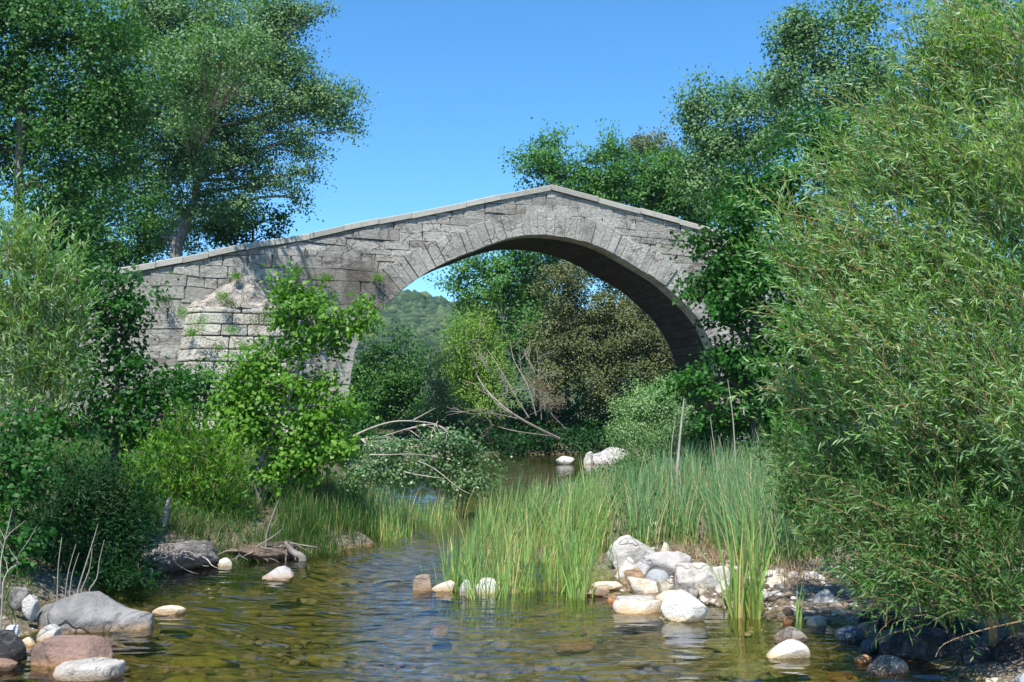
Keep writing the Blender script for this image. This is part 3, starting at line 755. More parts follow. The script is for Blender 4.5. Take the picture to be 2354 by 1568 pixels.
    c = ramp(nt, n1, [(.3, (.27, .24, .205)), (.5, (.38, .34, .295)), (.7, (.44, .41, .365))]); c = mixc(nt, ramp(nt, n2, [(.55, (0, 0, 0)), (.68, (.6,)*3)]), c, (.12, .10, .08))
    e = math_n(nt, 'DIVIDE', vo.outputs['Distance'], .06, clamp=True)
    c = mixc(nt, math_n(nt, 'MULTIPLY', math_n(nt, 'SUBTRACT', 1.0, e), .3), c, (.16, .13, .10))
    finish(nt, c, .95, math_n(nt, 'ADD', math_n(nt, 'MULTIPLY', e, .6), n2), 1.0, .06, spec=.1)
    link('buttress_cap', poly_mesh('buttress_cap', V, F, smooth=True), mr, root)
    V = []; F = []
    for u, zz in ((0, zb0-.6), (1, zc)):
        for (t, d) in plan(u): V.append(bp(t+(.06 if t < (t0+t3)/2 else -.06), zz, max(d-.12, -.1)))
    F = [(0, 1, 5, 4), (1, 2, 6, 5), (2, 3, 7, 6), (4, 5, 6, 7)]
    link('buttress_core', poly_mesh('buttress_core', V, F), mort, root)
    return root
# ---------------------------------------------------------------- plants
def build_plants():
    bark = bark_mat('bark_grey', (.10, .085, .07), (.34, .31, .27)); barkd = bark_mat('bark_dark', (.045, .035, .026), (.14, .11, .085))
    barkp = bark_mat('bark_pale', (.22, .19, .15), (.50, .45, .38)); barkd2 = bark_mat('bark_bleached', (.16, .13, .10), (.40, .35, .29)); barkt = bark_mat('bark_twig', (.16, .11, .05), (.34, .25, .13), 30)
    G = {}
    G['alder'] = leaf_mat('alder_leaf', (.014, .070, .007), (.036, .150, .014), (.10, .28, .032), rough=.5, spec=.3, trans=.38)
    G['alder_dark'] = leaf_mat('alder_dark_leaf', (.012, .065, .008), (.028, .12, .014), (.065, .2, .028), rough=.5, spec=.3, trans=.35)
    G['poplar'] = leaf_mat('poplar_leaf', (.018, .075, .012), (.045, .145, .024), (.11, .25, .05), rough=.5, spec=.32, trans=.36)
    G['poplar_pale'] = leaf_mat('poplar_pale_leaf', (.032, .10, .024), (.075, .19, .045), (.16, .31, .09), under=(.16, .27, .11), rough=.5, spec=.32, trans=.36)
    G['far'] = leaf_mat('far_leaf', (.030, .11, .016), (.07, .20, .032), (.15, .32, .065), rough=.5, spec=.3, trans=.36)
    G['oak'] = leaf_mat('oak_leaf', (.050, .075, .020), (.105, .135, .045), (.19, .20, .085), rough=.55, spec=.3, trans=.2)
    G['willow'] = leaf_mat('willow_leaf', (.045, .135, .018), (.135, .290, .045), (.36, .50, .15), under=(.25, .38, .18), rough=.48, spec=.4, trans=.36)
    G['willow_deep'] = leaf_mat('willow_deep_leaf', (.014, .062, .009), (.042, .135, .018), (.135, .285, .05), under=(.14, .25, .08), rough=.48, spec=.38, trans=.36)  # willow green darkened; the deep shadow low in the thicket is in the colour
    G['willow_yellow'] = leaf_mat('willow_yellow_leaf', (.10, .21, .03), (.17, .31, .05), (.28, .43, .10), rough=.6, spec=.2)
    G['grey'] = leaf_mat('grey_leaf', (.05, .085, .035), (.095, .14, .06), (.16, .2, .10), rough=.5, spec=.35)
    G['bright'] = leaf_mat('bright_leaf', (.050, .15, .010), (.11, .26, .020), (.22, .40, .045), rough=.48, spec=.35, trans=.42)
    G['shade_dark'] = leaf_mat('shade_dark_leaf', (.005, .032, .006), (.011, .058, .010), (.030, .105, .018), rough=.55, spec=.2, trans=.3)  # leaf green darkened so the shade on these plants is in the colour
    far = dict(L=.17, W=.12)
    # left, towards the camera from the back
    plant('tree', 'big silvery green tree with drooping sprays rising behind the left ramp of the bridge', 'tree',
          [(330, 40, 150, 130), (480, 50, 150, 130, 2), (610, 70, 100, 85), (400, 210, 160, 130, -1), (560, 210, 140, 120), (670, 230, 70, 75), (300, 370, 130, 120), (440, 370, 140, 100), (570, 370, 85, 80), (655, 30, 70, 50),
           (740, 210, 45, 45), (790, 235, 38, 45), (805, 290, 30, 25), (745, 265, 45, 35), (690, 330, 40, 40), (700, 395, 30, 38), (655, 420, 28, 35), (690, 455, 18, 20), (560, 470, 60, 35), (480, 470, 90, 45), (250, 220, 100, 130), (720, 20, 25, 35), (640, 150, 80, 60), (515, 105, 50, 26, -11), (590, 88, 45, 24, -11), (470, 85, 40, 28, -10), (440, 190, 60, 50, -8), (480, 140, 60, 40, -10), (450, 260, 60, 45, -5), (560, 145, 55, 40, -9), (400, 130, 50, 50, -8), (370, 545, 70, 45, 4), (520, 500, 60, 45, 4), (430, 520, 90, 50, 6)],  # foremost sprays in this list are added to cast shade on the left parapet
          42, G['poplar_pale'], bark, L=.125, W=.09, cover=4.0, rc=.55, per=52, trunk=[(405, 592), (415, 545), (432, 490), (452, 440), (440, 330)], tr=.28, seed=3, flat=.55)
    plant('tree', 'low dark tree just over the coping at the left of the sky', 'tree', [(560, 515, 75, 45), (625, 535, 32, 32), (500, 540, 60, 35), (640, 500, 22, 20)], 46, G['alder_dark'], barkd, cover=2.6, rc=.5, per=36, seed=4, **far)
    plant('tree', 'dark green tree closing the view above the left end of the coping', 'tree', [(240, 570, 110, 90), (335, 565, 60, 55), (260, 650, 60, 60), (330, 470, 60, 60), (180, 480, 100, 90)], 38, G['poplar'], barkd, cover=4, rc=.5, per=46, seed=5, L=.15, W=.10)
    plant('tree', 'tall dark tree with a bare grey forked trunk at the left edge', 'tree',
          [(-70, 60, 150, 190), (80, 20, 150, 110), (220, 90, 130, 130), (40, 190, 90, 110), (170, 260, 110, 100), (260, 240, 80, 90), (-60, 330, 110, 160), (150, 400, 100, 90), (235, 390, 70, 80), (90, 520, 60, 50), (180, 520, 110, 80), (70, 330, 50, 90, 1.5), (110, 590, 110, 70), (200, 610, 70, 60)],
          24, G['poplar'], bark, L=.10, W=.07, cover=4.2, rc=.42, per=50, trunk=[(38, 1010), (40, 700), (42, 480), (46, 300), (52, 170), (56, 60)], tr=.15, seed=6)
    # right, behind the bridge
    plant('tree', 'green tree peeping over the crest of the bridge on the right', 'tree', [(1270, 370, 65, 60), (1218, 390, 26, 38), (1345, 400, 60, 55), (1300, 440, 95, 45), (1262, 325, 35, 22), (1380, 350, 35, 40), (1240, 460, 60, 30), (1400, 450, 80, 50)], 52, G['far'], barkd, cover=4, rc=.55, per=40, seed=7, L=.17, W=.12)
    plant('tree', 'round topped tree with brownish crown behind the right ramp', 'tree', [(1500, 345, 60, 45), (1545, 400, 60, 60), (1460, 340, 28, 25), (1560, 450, 60, 50)], 57, G['oak'], barkd, cover=2.8, rc=.5, per=36, seed=8, L=.18, W=.12)
    plant('tree', 'pale green tree between the crest tree and the brownish round tree', 'tree', [(1425, 400, 55, 55), (1400, 345, 35, 30), (1460, 440, 100, 60), (1560, 470, 90, 60), (1490, 400, 80, 60), (1540, 420, 80, 70), (1620, 480, 80, 50), (1350, 460, 60, 40), (1600, 400, 60, 70)], 53, G['far'], barkd, cover=4, rc=.5, per=40, seed=9, L=.17, W=.12)
    plant('tree', 'airy tree with two rounded tops against the sky right of the bridge', 'tree', [(1615, 235, 48, 60), (1690, 235, 62, 58), (1600, 300, 35, 40), (1640, 340, 85, 95), (1735, 320, 95, 110), (1590, 250, 28, 45), (1790, 250, 60, 80), (1690, 440, 105, 70), (1590, 420, 40, 50)], 44, G['poplar_pale'], bark, cover=3.8, rc=.55, per=40, seed=10, L=.15, W=.11)
    plant('tree', 'tallest pale green tree standing against the sky behind the big willow', 'tree', [(1850, 50, 55, 65), (1815, 120, 45, 80), (1900, 140, 95, 105), (1810, 190, 50, 50), (1990, 40, 55, 75), (1880, 280, 110, 110), (2000, 200, 90, 120), (1950, 380, 120, 100)], 36, G['poplar_pale'], bark, cover=3.8, rc=.5, per=42, seed=11, L=.13, W=.10)
    plant('tree', 'dark tree filling the upper right corner behind the willow', 'tree', [(2240, 60, 150, 100), (2330, 250, 120, 180), (2180, 220, 90, 120), (2120, 420, 130, 130), (2300, 500, 140, 180), (2180, 650, 140, 140), (2330, 750, 110, 140), (2060, 640, 110, 120), (2080, 250, 60, 90), (2480, 300, 140, 200), (2480, 700, 130, 180), (2600, 500, 140, 220), (2700, 850, 160, 150), (2450, 950, 120, 120)], 22, G['alder_dark'], barkd, cover=3.2, rc=.45, per=40, seed=12, L=.10, W=.08)
    # through the arch
    plant('tree', 'leafy green tree seen through the top of the arch', 'tree', [(1110, 650, 85, 85), (1180, 640, 80, 90), (1060, 680, 42, 60), (1230, 700, 70, 110), (1130, 740, 100, 70), (1200, 800, 80, 80), (1090, 600, 50, 40), (1190, 560, 60, 30), (1290, 560, 70, 40), (1370, 620, 70, 60), (1260, 620, 60, 60), (1430, 690, 70, 70), (1500, 740, 60, 60)], 56, G['far'], barkd, cover=2.8, rc=.6, per=40, seed=13, L=.19, W=.13)
    plant('tree', 'brownish olive oak tree under the right half of the arch', 'tree', [(1300, 680, 70, 90), (1270, 770, 70, 70), (1390, 730, 85, 80), (1330, 840, 80, 80), (1430, 800, 80, 90), (1480, 880, 70, 90), (1390, 900, 80, 60), (1260, 870, 60, 50), (1300, 620, 35, 30), (1540, 860, 60, 100), (1500, 800, 50, 70), (1450, 730, 50, 50)], 50, G['oak'], barkd, cover=3.6, rc=.5, per=46, seed=14, L=.13, W=.09)
    plant('tree', 'yellow green drooping willow tree seen under the arch', 'tree', [(1085, 780, 62, 60), (1060, 870, 55, 90), (1120, 850, 60, 80), (1030, 930, 40, 70), (1130, 930, 60, 60)], 47, G['willow_yellow'], barkt, cover=4, rc=.4, per=40, seed=15, L=.2, W=.05, flat=1.3)
    plant('tree', 'dark green rounded tree beneath the wooded hill', 'tree', [(900, 850, 90, 80), (850, 910, 70, 60), (960, 900, 60, 90), (900, 940, 110, 50), (850, 830, 40, 40), (820, 900, 40, 60)], 46, G['far'], barkd, cover=3, rc=.5, per=42, seed=16, L=.15, W=.10, bright=.25)
    plant('shrub', 'grey green thicket between the dark rounded tree and the yellow willow', 'shrub', [(1010, 880, 30, 80), (1040, 970, 60, 50), (960, 975, 80, 35), (1100, 985, 60, 35)], 43, G['grey'], barkd, cover=3, rc=.4, per=36, seed=17, L=.14, W=.05, trunk=None, tr=.06)
    plant('tree', 'shadowy dark tree at the foot of the arch beside the black pool edge', 'tree', [(1300, 950, 100, 60), (1400, 960, 80, 60), (1220, 960, 80, 50), (1490, 950, 60, 70), (1340, 1010, 90, 25), (1530, 1000, 60, 50), (1130, 1010, 60, 26), (1230, 1025, 90, 24), (1380, 1025, 80, 22), (1080, 1020, 60, 24), (1150, 1032, 80, 16, -4), (1300, 1015, 110, 30, -4.6), (1420, 1015, 70, 30, -4.6), (1180, 1018, 90, 28, -4.6), (1080, 1015, 70, 28, -4.6)], 44, G['shade_dark'], barkd, cover=3.2, rc=.5, per=44, seed=18, L=.16, W=.10)
    plant('shrub', 'rounded fresh green bush on the far right bank by the pale boulder', 'shrub', [(1470, 950, 68, 70), (1520, 910, 50, 50), (1540, 970, 60, 60), (1450, 1000, 45, 35), (1500, 1010, 60, 40)], 29, G['willow'], barkd, cover=3.5, rc=.3, per=50, seed=19, L=.075, W=.035, tr=.05)
    plant('shrub', 'soft grey green shrub growing behind the tall reeds', 'shrub', [(1490, 1060, 60, 50), (1550, 1040, 60, 55), (1460, 1090, 40, 30), (1600, 1060, 60, 60)], 20, G['willow_deep'], barkt, cover=3.0, rc=.3, per=46, seed=20, L=.08, W=.02, flat=1.2, tr=.04)
    # right bank
    plant('tree', 'deep green alder hiding the right foot of the bridge', 'tree', [(1608, 545, 44, 42), (1600, 660, 42, 42), (1690, 500, 80, 50), (1665, 590, 70, 60), (1625, 665, 55, 55), (1700, 560, 90, 90), (1690, 700, 110, 80), (1660, 740, 45, 50), (1760, 640, 100, 110), (1610, 880, 30, 36), (1685, 830, 60, 55), (1730, 820, 110, 80), (1640, 900, 60, 40), (1740, 930, 80, 40), (1660, 960, 70, 50), (1575, 885, 20, 18), (1820, 800, 90, 120), (1780, 1000, 90, 50)], 19, G['alder'], barkd, L=.095, W=.075, cover=3.0, rc=.30, per=50, seed=21, trunk=[(1745, 1060), (1735, 950), (1725, 850), (1740, 700), (1745, 600)], tr=.14, bright=.38)
    plant('tree', 'dark leafy alder rising between the bridge and the willow', 'tree', [(1720, 450, 85, 60), (1800, 430, 90, 100), (1880, 520, 100, 120), (1820, 580, 90, 90), (1900, 330, 90, 90), (1660, 480, 50, 30), (1960, 650, 120, 120), (1900, 780, 100, 100)], 24, G['alder'], barkd, L=.11, W=.08, cover=3.4, rc=.38, per=46, seed=22, tr=.16, bright=.3)
    plant('shrub', 'dense dark understorey shrub in the shade beneath the alder', 'shrub', [(1700, 1010, 100, 60), (1800, 960, 100, 90), (1620, 1020, 60, 50), (1880, 1020, 120, 80), (1900, 900, 100, 100)], 20.5, G['shade_dark'], barkd, L=.11, W=.08, cover=3.2, rc=.3, per=44, seed=23, tr=.05)
    W = dict(L=.074, W=.0102, near=True, twr=.005)
    plant('willow', 'huge bright willow with long narrow leaves filling the right side', 'willow',
          [(2180, 120, 110, 130, .3), (2290, 130, 120, 170), (2060, 330, 110, 120, .4), (2200, 370, 140, 150), (2330, 380, 110, 180, -.4), (1960, 420, 80, 90, .6), (1980, 560, 130, 100, .3), (2130, 600, 150, 140), (2290, 660, 130, 160, -.3), (1870, 610, 80, 60, .4), (1900, 740, 110, 80), (2060, 780, 140, 110, -.2), (2220, 850, 150, 130, -.4), (1830, 880, 55, 45, .2), (1930, 900, 100, 70), (2090, 960, 130, 90, -.3), (2330, 950, 90, 140, -.6), (1790, 600, 35, 30, .3), (1800, 490, 30, 30, .3)],
          6.7, G['willow'], barkt, cover=3.7, style='shoot', sh=.52, aim=(-.6, -.05, .8), spread=.33, seed=24, trunk=[(2330, 1420), (2300, 1250), (2260, 1050), (2220, 850), (2200, 600)], tr=.045, **W)
    plant('willow', 'lower darker willow thicket overhanging the black stones at the right', 'willow',
          [(1930, 1060, 90, 80, .5), (2060, 1080, 110, 90, .2), (2200, 1090, 120, 100), (2320, 1120, 90, 110, -.2), (1990, 1190, 90, 90), (2110, 1220, 110, 100, -.2), (2250, 1230, 120, 100, -.3), (1975, 1315, 45, 50, -.1), (2060, 1330, 90, 70, -.4), (2180, 1350, 100, 65, -.5), (2300, 1350, 80, 70, -.5), (1925, 1180, 45, 60, .6), (2440, 1150, 110, 130), (2430, 1330, 100, 90), (2560, 1250, 110, 120, .3), (2480, 950, 110, 130, .3), (2600, 1020, 110, 140, .5)],
          6.5, G['willow_deep'], barkt, cover=4.0, style='shoot', sh=.36, aim=(-.35, -.25, .6), spread=.6, seed=25, trunk=[(2280, 1440), (2240, 1300), (2200, 1150)], tr=.035, **W)
    plant('willow', 'slender grey green willow shrub between the reeds and the big willow', 'willow',
          [(1790, 1020, 60, 40, .4), (1850, 1080, 70, 60), (1830, 1150, 50, 50), (1890, 1215, 50, 50, -.2)],
          9.3, G['willow_deep'], barkt, cover=4, style='shoot', sh=.38, aim=(-.5, -.1, .8), spread=.45, seed=26, L=.085, W=.014, near=True, trunk=[(1900, 1290), (1870, 1200), (1840, 1100)], tr=.025)
    # left bank
    plant('willow', 'pale bright willow bush crowding the left edge above the shade', 'willow',
          [(30, 560, 90, 70), (110, 640, 90, 80), (-20, 700, 90, 110), (90, 760, 110, 90), (160, 720, 50, 60), (40, 860, 120, 80), (140, 860, 70, 60)],
          9.6, G['willow'], barkt, cover=4, style='shoot', sh=.42, aim=(.18, -.1, 1), spread=.4, seed=27, L=.09, W=.016, near=True, tr=.03, bright=.5)
    plant('shrub', 'broad leaved dark shrub between the pale willow and the buttress', 'shrub', [(240, 720, 70, 60), (320, 700, 40, 42), (200, 830, 80, 70), (290, 800, 70, 70), (260, 920, 110, 70), (370, 880, 60, 45), (120, 960, 110, 60), (300, 990, 90, 60), (400, 940, 50, 40), (180, 640, 60, 50), (275, 645, 32, 50), (300, 735, 40, 45)], 13.5, G['alder'], barkd, L=.075, W=.06, cover=2.7, rc=.22, per=40, seed=28, tr=.06, bright=.3)
    plant('shrub', 'dark leafy shrub with pale glints at the left edge below the willow', 'shrub', [(20, 1010, 90, 70), (70, 1080, 70, 70), (10, 1150, 70, 90), (60, 1220, 50, 60), (0, 1290, 60, 50)], 8.6, G['alder_dark'], barkd, L=.05, W=.035, cover=2.5, rc=.14, per=34, seed=29, tr=.03, near=True)
    plant('shrub', 'soft very dark green mound of fine foliage on the left bank', 'shrub', [(150, 1150, 100, 90), (240, 1130, 100, 80), (300, 1200, 70, 90), (180, 1260, 120, 90), (290, 1290, 60, 60), (90, 1280, 80, 60), (190, 1330, 110, 36, -.5), (300, 1335, 50, 30, -.3)], 9.6, G['shade_dark'], barkd, L=.06, W=.014, cover=3.4, rc=.13, per=50, seed=30, flat=1.3, tr=.02, near=False)
    plant('alder', 'young bright green alder leaning over the bank with a rough forked stem', 'tree',
          [(640, 880, 105, 65), (560, 890, 65, 50), (700, 950, 85, 75), (600, 980, 95, 75), (690, 1050, 85, 65), (755, 1010, 50, 70), (560, 960, 55, 50), (775, 930, 32, 40), (620, 1070, 60, 45), (700, 705, 80, 45), (765, 740, 75, 48), (665, 660, 45, 38), (825, 735, 45, 38), (705, 780, 50, 35), (640, 800, 50, 28), (780, 800, 35, 25), (745, 870, 45, 30), (590, 830, 45, 30), (520, 920, 40, 35), (640, 730, 40, 30)],
          12.8, G['bright'], bark, L=.068, W=.046, cover=3.3, rc=.18, per=34, seed=31, trunk=[(592, 1215), (600, 1150), (592, 1100), (606, 1040), (640, 960), (668, 900), (690, 830), (712, 778), (765, 752)], tr=.06, near=True, bright=.45)
    plant('willow', 'mixed bright green willow shrub above the grey root mat', 'willow', [(430, 1030, 85, 70), (350, 1090, 75, 70), (470, 1110, 80, 80), (400, 1160, 90, 70), (440, 975, 40, 40), (520, 1060, 50, 80), (500, 1180, 50, 50), (430, 1215, 90, 30)],
          11.8, G['bright'], barkt, cover=2.6, style='shoot', sh=.34, aim=(.1, -.1, 1), spread=.5, seed=32, L=.075, W=.021, near=True, tr=.025)
    plant('shrub', 'deep green undergrowth in shadow in front of the buttress foot', 'shrub', [(420, 900, 90, 45), (510, 940, 70, 50), (350, 950, 90, 60), (600, 900, 70, 50), (480, 870, 40, 20)], 17, G['alder_dark'], barkd, L=.08, W=.06, cover=3, rc=.25, per=40, seed=33, tr=.05)
    plant('shrub', 'dark bush beside the left pier under the arch', 'shrub', [(720, 960, 70, 50), (820, 960, 40, 50), (780, 1010, 60, 35), (850, 1010, 30, 20)], 27, G['alder_dark'], barkd, L=.10, W=.08, cover=3, rc=.3, per=40, seed=34, tr=.05)
    # small tufts growing in the joints of the bridge
    i = 0
    for (px, py, rx, ry, c, d) in [(511, 682, 17, 14, 'bright', .9), (543, 636, 12, 8, 'bright', .3), (590, 735, 34, 20, 'grey', 1.3), (462, 742, 26, 20, 'willow', 1.4), (418, 720, 12, 14, 'willow', 1.1), (620, 728, 24, 18, 'grey', 1.2), (500, 800, 22, 14, 'grey', 1.7), (560, 800, 16, 12, 'bright', 1.7), (680, 625, 20, 14, 'bright', .3), (868, 640, 13, 10, 'bright', .2), (530, 700, 20, 10, 'grey', 1.0), (440, 765, 20, 12, 'bright', 1.6), (640, 690, 18, 14, 'willow', .8), (530, 760, 18, 9, 'willow', 1.4), (750, 640, 18, 10, 'bright', .2), (380, 690, 14, 10, 'grey', .2)]:
        t, z = tz(px, py); Yc = bp(t, z, d)[1]-.1
        rg = np.random.default_rng(300+i); c0 = at(px, py, Yc); n = 420
        a = m_px(rx, Yc); h = m_px(ry, Yc)
        P = c0+rg.normal(size=(n, 3))*[a*.5, .12, h*.5]
        o = leaf_obj('wall_plant', P, rg.normal(size=(n, 3))*.6+[0, 0, .8], rg.normal(size=(n, 3))+[0, -.5, .4], np.full(n, .07), np.full(n, .022), rg.normal(.5, .2, n), G[c], None)
        lab = ['small bushy tuft on the cap of the buttress, below its peak', 'green tuft at the very peak of the buttress cap', 'straggly grey green plant on the upper right of the buttress courses', 'yellowish weed in the left joints of the buttress', 'small weed at the far left corner of the buttress', 'thin grey tuft beside the loose stone high on the buttress', 'pale tuft low on the middle of the buttress', 'greener tuft low on the right of the buttress', 'fresh green plant in the wall just right of the buttress peak', 'tiny plant on the spandrel near the left springing of the arch', 'thin grey tuft in the top joint of the buttress courses', 'green weed low on the left slope of the buttress', 'light tuft at the upper right corner of the buttress', 'small light weed in the middle of the buttress courses', 'fresh tuft on the dark stained wall between buttress and arch', 'grey tuft on the plain wall left of the buttress'][i]
        tag(o, lab, 'plant', 'plants growing from the bridge masonry'); i += 1
    # fallen leafy branch over the water
    root = empty('fallen_branch', gp(1010, 1150), 'big fallen leafy branch lying across the water below the arch', 'branch'); Y = 17.5
    rg = np.random.default_rng(41)
    bw = blobs_world([(900, 1030, 90, 35), (1000, 1020, 80, 40), (1060, 1060, 70, 50), (950, 1085, 110, 40), (1090, 1110, 50, 32), (1040, 1120, 60, 28), (860, 1080, 60, 40), (820, 1120, 45, 28, .5)], Y)
    P, D, Nn, Va, cen = broad_crown(rg, bw, .065, .045, 2.6, .22, 30, .6, .5, .6); n = len(P)
    m = leaf_mat('fallen_leaf', (.03, .10, .015), (.07, .18, .035), (.15, .29, .08), under=(.13, .22, .09), rough=.4, spec=.5)
    leaf_obj('crown', P, D, Nn, .065*rg.uniform(.7, 1.3, n), .045*rg.uniform(.7, 1.3, n), Va, m, root)
    tb = Tubes(); hub = at(830, 1010, Y+2)
    for (c, r), cc in zip(bw, cen):
        p = wob(hub, c+[.3, 0, 0], 8, .08, rg, .05); tb.add(p, np.linspace(.014, .006, 8), 5)
        for q in list(cc)+[c+ball(rg, 1)[0]*r for _ in range(4)]: tb.add(wob(p[rg.integers(3, 8)], q, 5, .12, rg), np.linspace(.011, .003, 5), 4)
    for a, b in [((960, 1060), (1080, 1135)), ((850, 1045), (1000, 1050)), ((930, 1085), (1020, 1100))]:
        tb.add(wob(at(*a, Y-.8), at(*b, Y-1.1), 8, .07, rg), np.linspace(.012, .004, 8), 5)
    link('branches', tb.mesh('branches'), barkp, root)
    # bare curved branch above it
    tb = Tubes(); Yb = 22
    p = smooth_path([at(812, 1003, Yb), at(850, 985, Yb), at(900, 970, Yb), at(945, 968, Yb), at(1000, 975, Yb), at(1040, 995, Yb)], 16); tb.add(p, np.linspace(.026, .008, 16), 7)
    tb.add(smooth_path([at(945, 968, Yb), at(970, 955, Yb), at(1000, 938, Yb)], 6), np.linspace(.018, .005, 6), 5)
    o = link('bare_branch', tb.mesh('bare_branch'), barkp); tag(o, 'pale curved bare branch arching over the grassy hump left of the arch', 'branch')
    # dead fallen tree under the arch
    rg = np.random.default_rng(43); Y = 36.5; tb = Tubes()
    root = empty('dead_tree', at(1285, 1008, Y), 'bleached dead tree fallen into the river under the arch, with bare forking limbs', 'tree')
    limbs = [([(1285, 1008), (1200, 965), (1140, 920), (1098, 868), (1088, 825)], .11), ([(1205, 967), (1150, 935), (1105, 885)], .06), ([(1215, 960), (1178, 900), (1150, 850), (1118, 800), (1100, 768)], .06), ([(1232, 955), (1212, 885), (1182, 830), (1172, 785)], .055), ([(1245, 965), (1238, 905), (1226, 850), (1205, 815)], .05), ([(1270, 1003), (1180, 990), (1130, 976)], .05), ([(1190, 962), (1130, 950), (1090, 952)], .04), ([(1180, 905), (1230, 880), (1243, 845)], .035), ([(1300, 985), (1262, 945), (1245, 900)], .05), ([(1160, 870), (1120, 850), (1095, 800)], .03)]
    for L_, r0 in limbs:
        pw = [at(x, y, Y+rg.uniform(-.8, .8)) for x, y in L_]; p = smooth_path(pw, 14); r0 *= .45; tb.add(p, np.linspace(r0, r0*.3, 14), 6)
        for _ in range(5):
            k = rg.integers(4, 14); d = nrm(rg.normal(size=3)+(p[k]-p[k-1])*8+[0, 0, .6]); e = p[k]+d*rg.uniform(.5, 1.6)
            q = wob(p[k], e, 6, .12, rg); tb.add(q, np.linspace(r0*.3, .006, 6), 4)
            for _ in range(2): tb.add(wob(q[3], q[3]+nrm(d+rg.normal(size=3)*.6)*rg.uniform(.3, .8), 4, .1, rg), np.linspace(.012, .005, 4), 3)
    link('limbs', tb.mesh('limbs'), barkd2, root)
    cl = blobs_world([(1265, 925, 30, 30), (1240, 890, 30, 25)], Y); P, D, Nn, Va, cen = broad_crown(rg, cl, .1, .03, 1.3, .25, 30, .8, .6); n = len(P)
    leaf_obj('dry_twigs', P, D, Nn, np.full(n, .1), np.full(n, .02), Va, leaf_mat('dry_leaf', (.14, .09, .05), (.24, .17, .10), (.34, .27, .18)), root)
    # stems and sticks
    def sticks(name, lab, cat, lines, Y, mat, group=None, leafy=None):
        for k, (pts, r0) in enumerate(lines):
            tb = Tubes(); p = smooth_path([at(x, y, Y) for x, y in pts], 10); g = gh(p[0][0], p[0][1]); p[0][2] = min(p[0][2], g); tb.add(p, np.linspace(r0, r0*.35, 10), 5)
            if leafy:
                rr = np.random.default_rng(k); 
                for _ in range(3): j = rr.integers(4, 9); tb.add(wob(p[j], p[j]+[rr.uniform(-.15, .15), 0, rr.uniform(.1, .3)], 4, .1, rr), np.linspace(r0*.5, r0*.2, 4), 4)
            o = link(name, tb.mesh(name), mat); tag(o, lab[k] if isinstance(lab, list) else lab, cat, group)
    sticks('bare_sapling', ['thin bare stem, leftmost of those rising behind the grey boulder', 'bare stem, second from the left behind the grey boulder', 'bare stem, third from the left behind the grey boulder', 'pale leaning stem, third from the right behind the grey boulder', 'bent pale stem, second from the right behind the grey boulder', 'curved pale stem, rightmost behind the grey boulder'], 'stem',
           [([(132, 1360), (134, 1300), (142, 1235)], .006), ([(150, 1365), (158, 1310), (175, 1250)], .006), ([(160, 1370), (166, 1320), (182, 1270)], .006), ([(176, 1365), (190, 1320), (215, 1240), (225, 1205)], .0075), ([(184, 1362), (205, 1310), (212, 1260)], .0065), ([(200, 1360), (222, 1330), (228, 1290), (240, 1240)], .0065)], 8.1, barkp, 'bare stems behind the grey boulder')
    sticks('dead_stalk', ['thick pale dead stalk standing left of the others behind the reeds', 'tall thin dead stalk in front of the dark alder', 'short thin dead stalk close beside the thick pale one', 'slender stalk leaning between the two tall dead stalks', 'pale stalk left of the willow, slanting right', 'short pale stalk right of the slanting one'], 'stalk',
           [([(1555, 1095), (1562, 1010), (1572, 915)], .028), ([(1690, 1060), (1684, 960), (1672, 872)], .014), ([(1543, 1090), (1543, 1030), (1552, 960)], .012), ([(1650, 1085), (1640, 1020), (1632, 955)], .010), ([(1770, 1085), (1752, 1035), (1735, 985)], .010), ([(1660, 1120), (1664, 1060), (1650, 1000)], .009)], 15, barkp, 'dead stalks behind the reeds')
    sticks('twig', ['crooked leafy twig at the lower left edge', 'second thin twig at the lower left edge, bending left'], 'twig', [([(5, 1345), (20, 1310), (48, 1295)], .006), ([(0, 1340), (2, 1290), (12, 1240), (28, 1170)], .006)], 6.9, barkp, 'twigs at the left edge', leafy=True)
    sticks('driftwood', ['blackened upright stump post rising from the left bank', 'pale driftwood snag with a broad foot at the water edge', 'thin dead branch leaning against the young alder', 'long grey stick lying on the root mound', 'forked dead twig reaching over the dark grass'], 'driftwood',
           [([(374, 1225), (380, 1190), (383, 1165), (390, 1143)], .055), ([(698, 1282), (672, 1268), (655, 1245)], .05), ([(610, 1235), (625, 1190), (640, 1150)], .014), ([(535, 1285), (580, 1262), (625, 1235), (650, 1215)], .012), ([(655, 1245), (690, 1252), (730, 1258)], .010)], 11.0, bark, 'driftwood on the left bank')
    tb = Tubes(); Yd = 5.9
    tb.add(smooth_path([at(2360, 1425, Yd), at(2250, 1450, Yd), at(2170, 1480, Yd), at(2150, 1510, Yd)], 10), np.linspace(.005, .002, 10), 5)
    tb.add(smooth_path([at(2120, 1440, Yd+.3), at(2050, 1455, Yd+.3), at(2010, 1475, Yd+.3)], 6), np.linspace(.005, .002, 6), 4)
    o = link('bare_branch', tb.mesh('bare_branch'), barkt); tag(o, 'thin brown dead branch hanging over the black stones at the lower right', 'branch')
    # ------------------------------------------------ grasses
    reed = blade_mat('reed_blade', (.46, .40, .09), (.26, .42, .09), (.20, .38, .13), (.55, .43, .2))
    reedb = blade_mat('reed_blue_blade', (.34, .35, .10), (.18, .34, .11), (.18, .35, .16), (.5, .42, .24))
    grs = blade_mat('grass_blade', (.08, .12, .02), (.05, .13, .02), (.07, .17, .035), (.28, .26, .10))
    dry = blade_mat('dry_blade', (.20, .14, .08), (.30, .22, .13), (.40, .32, .2), (.22, .13, .09), trans=.1)
    rg = np.random.default_rng(77)
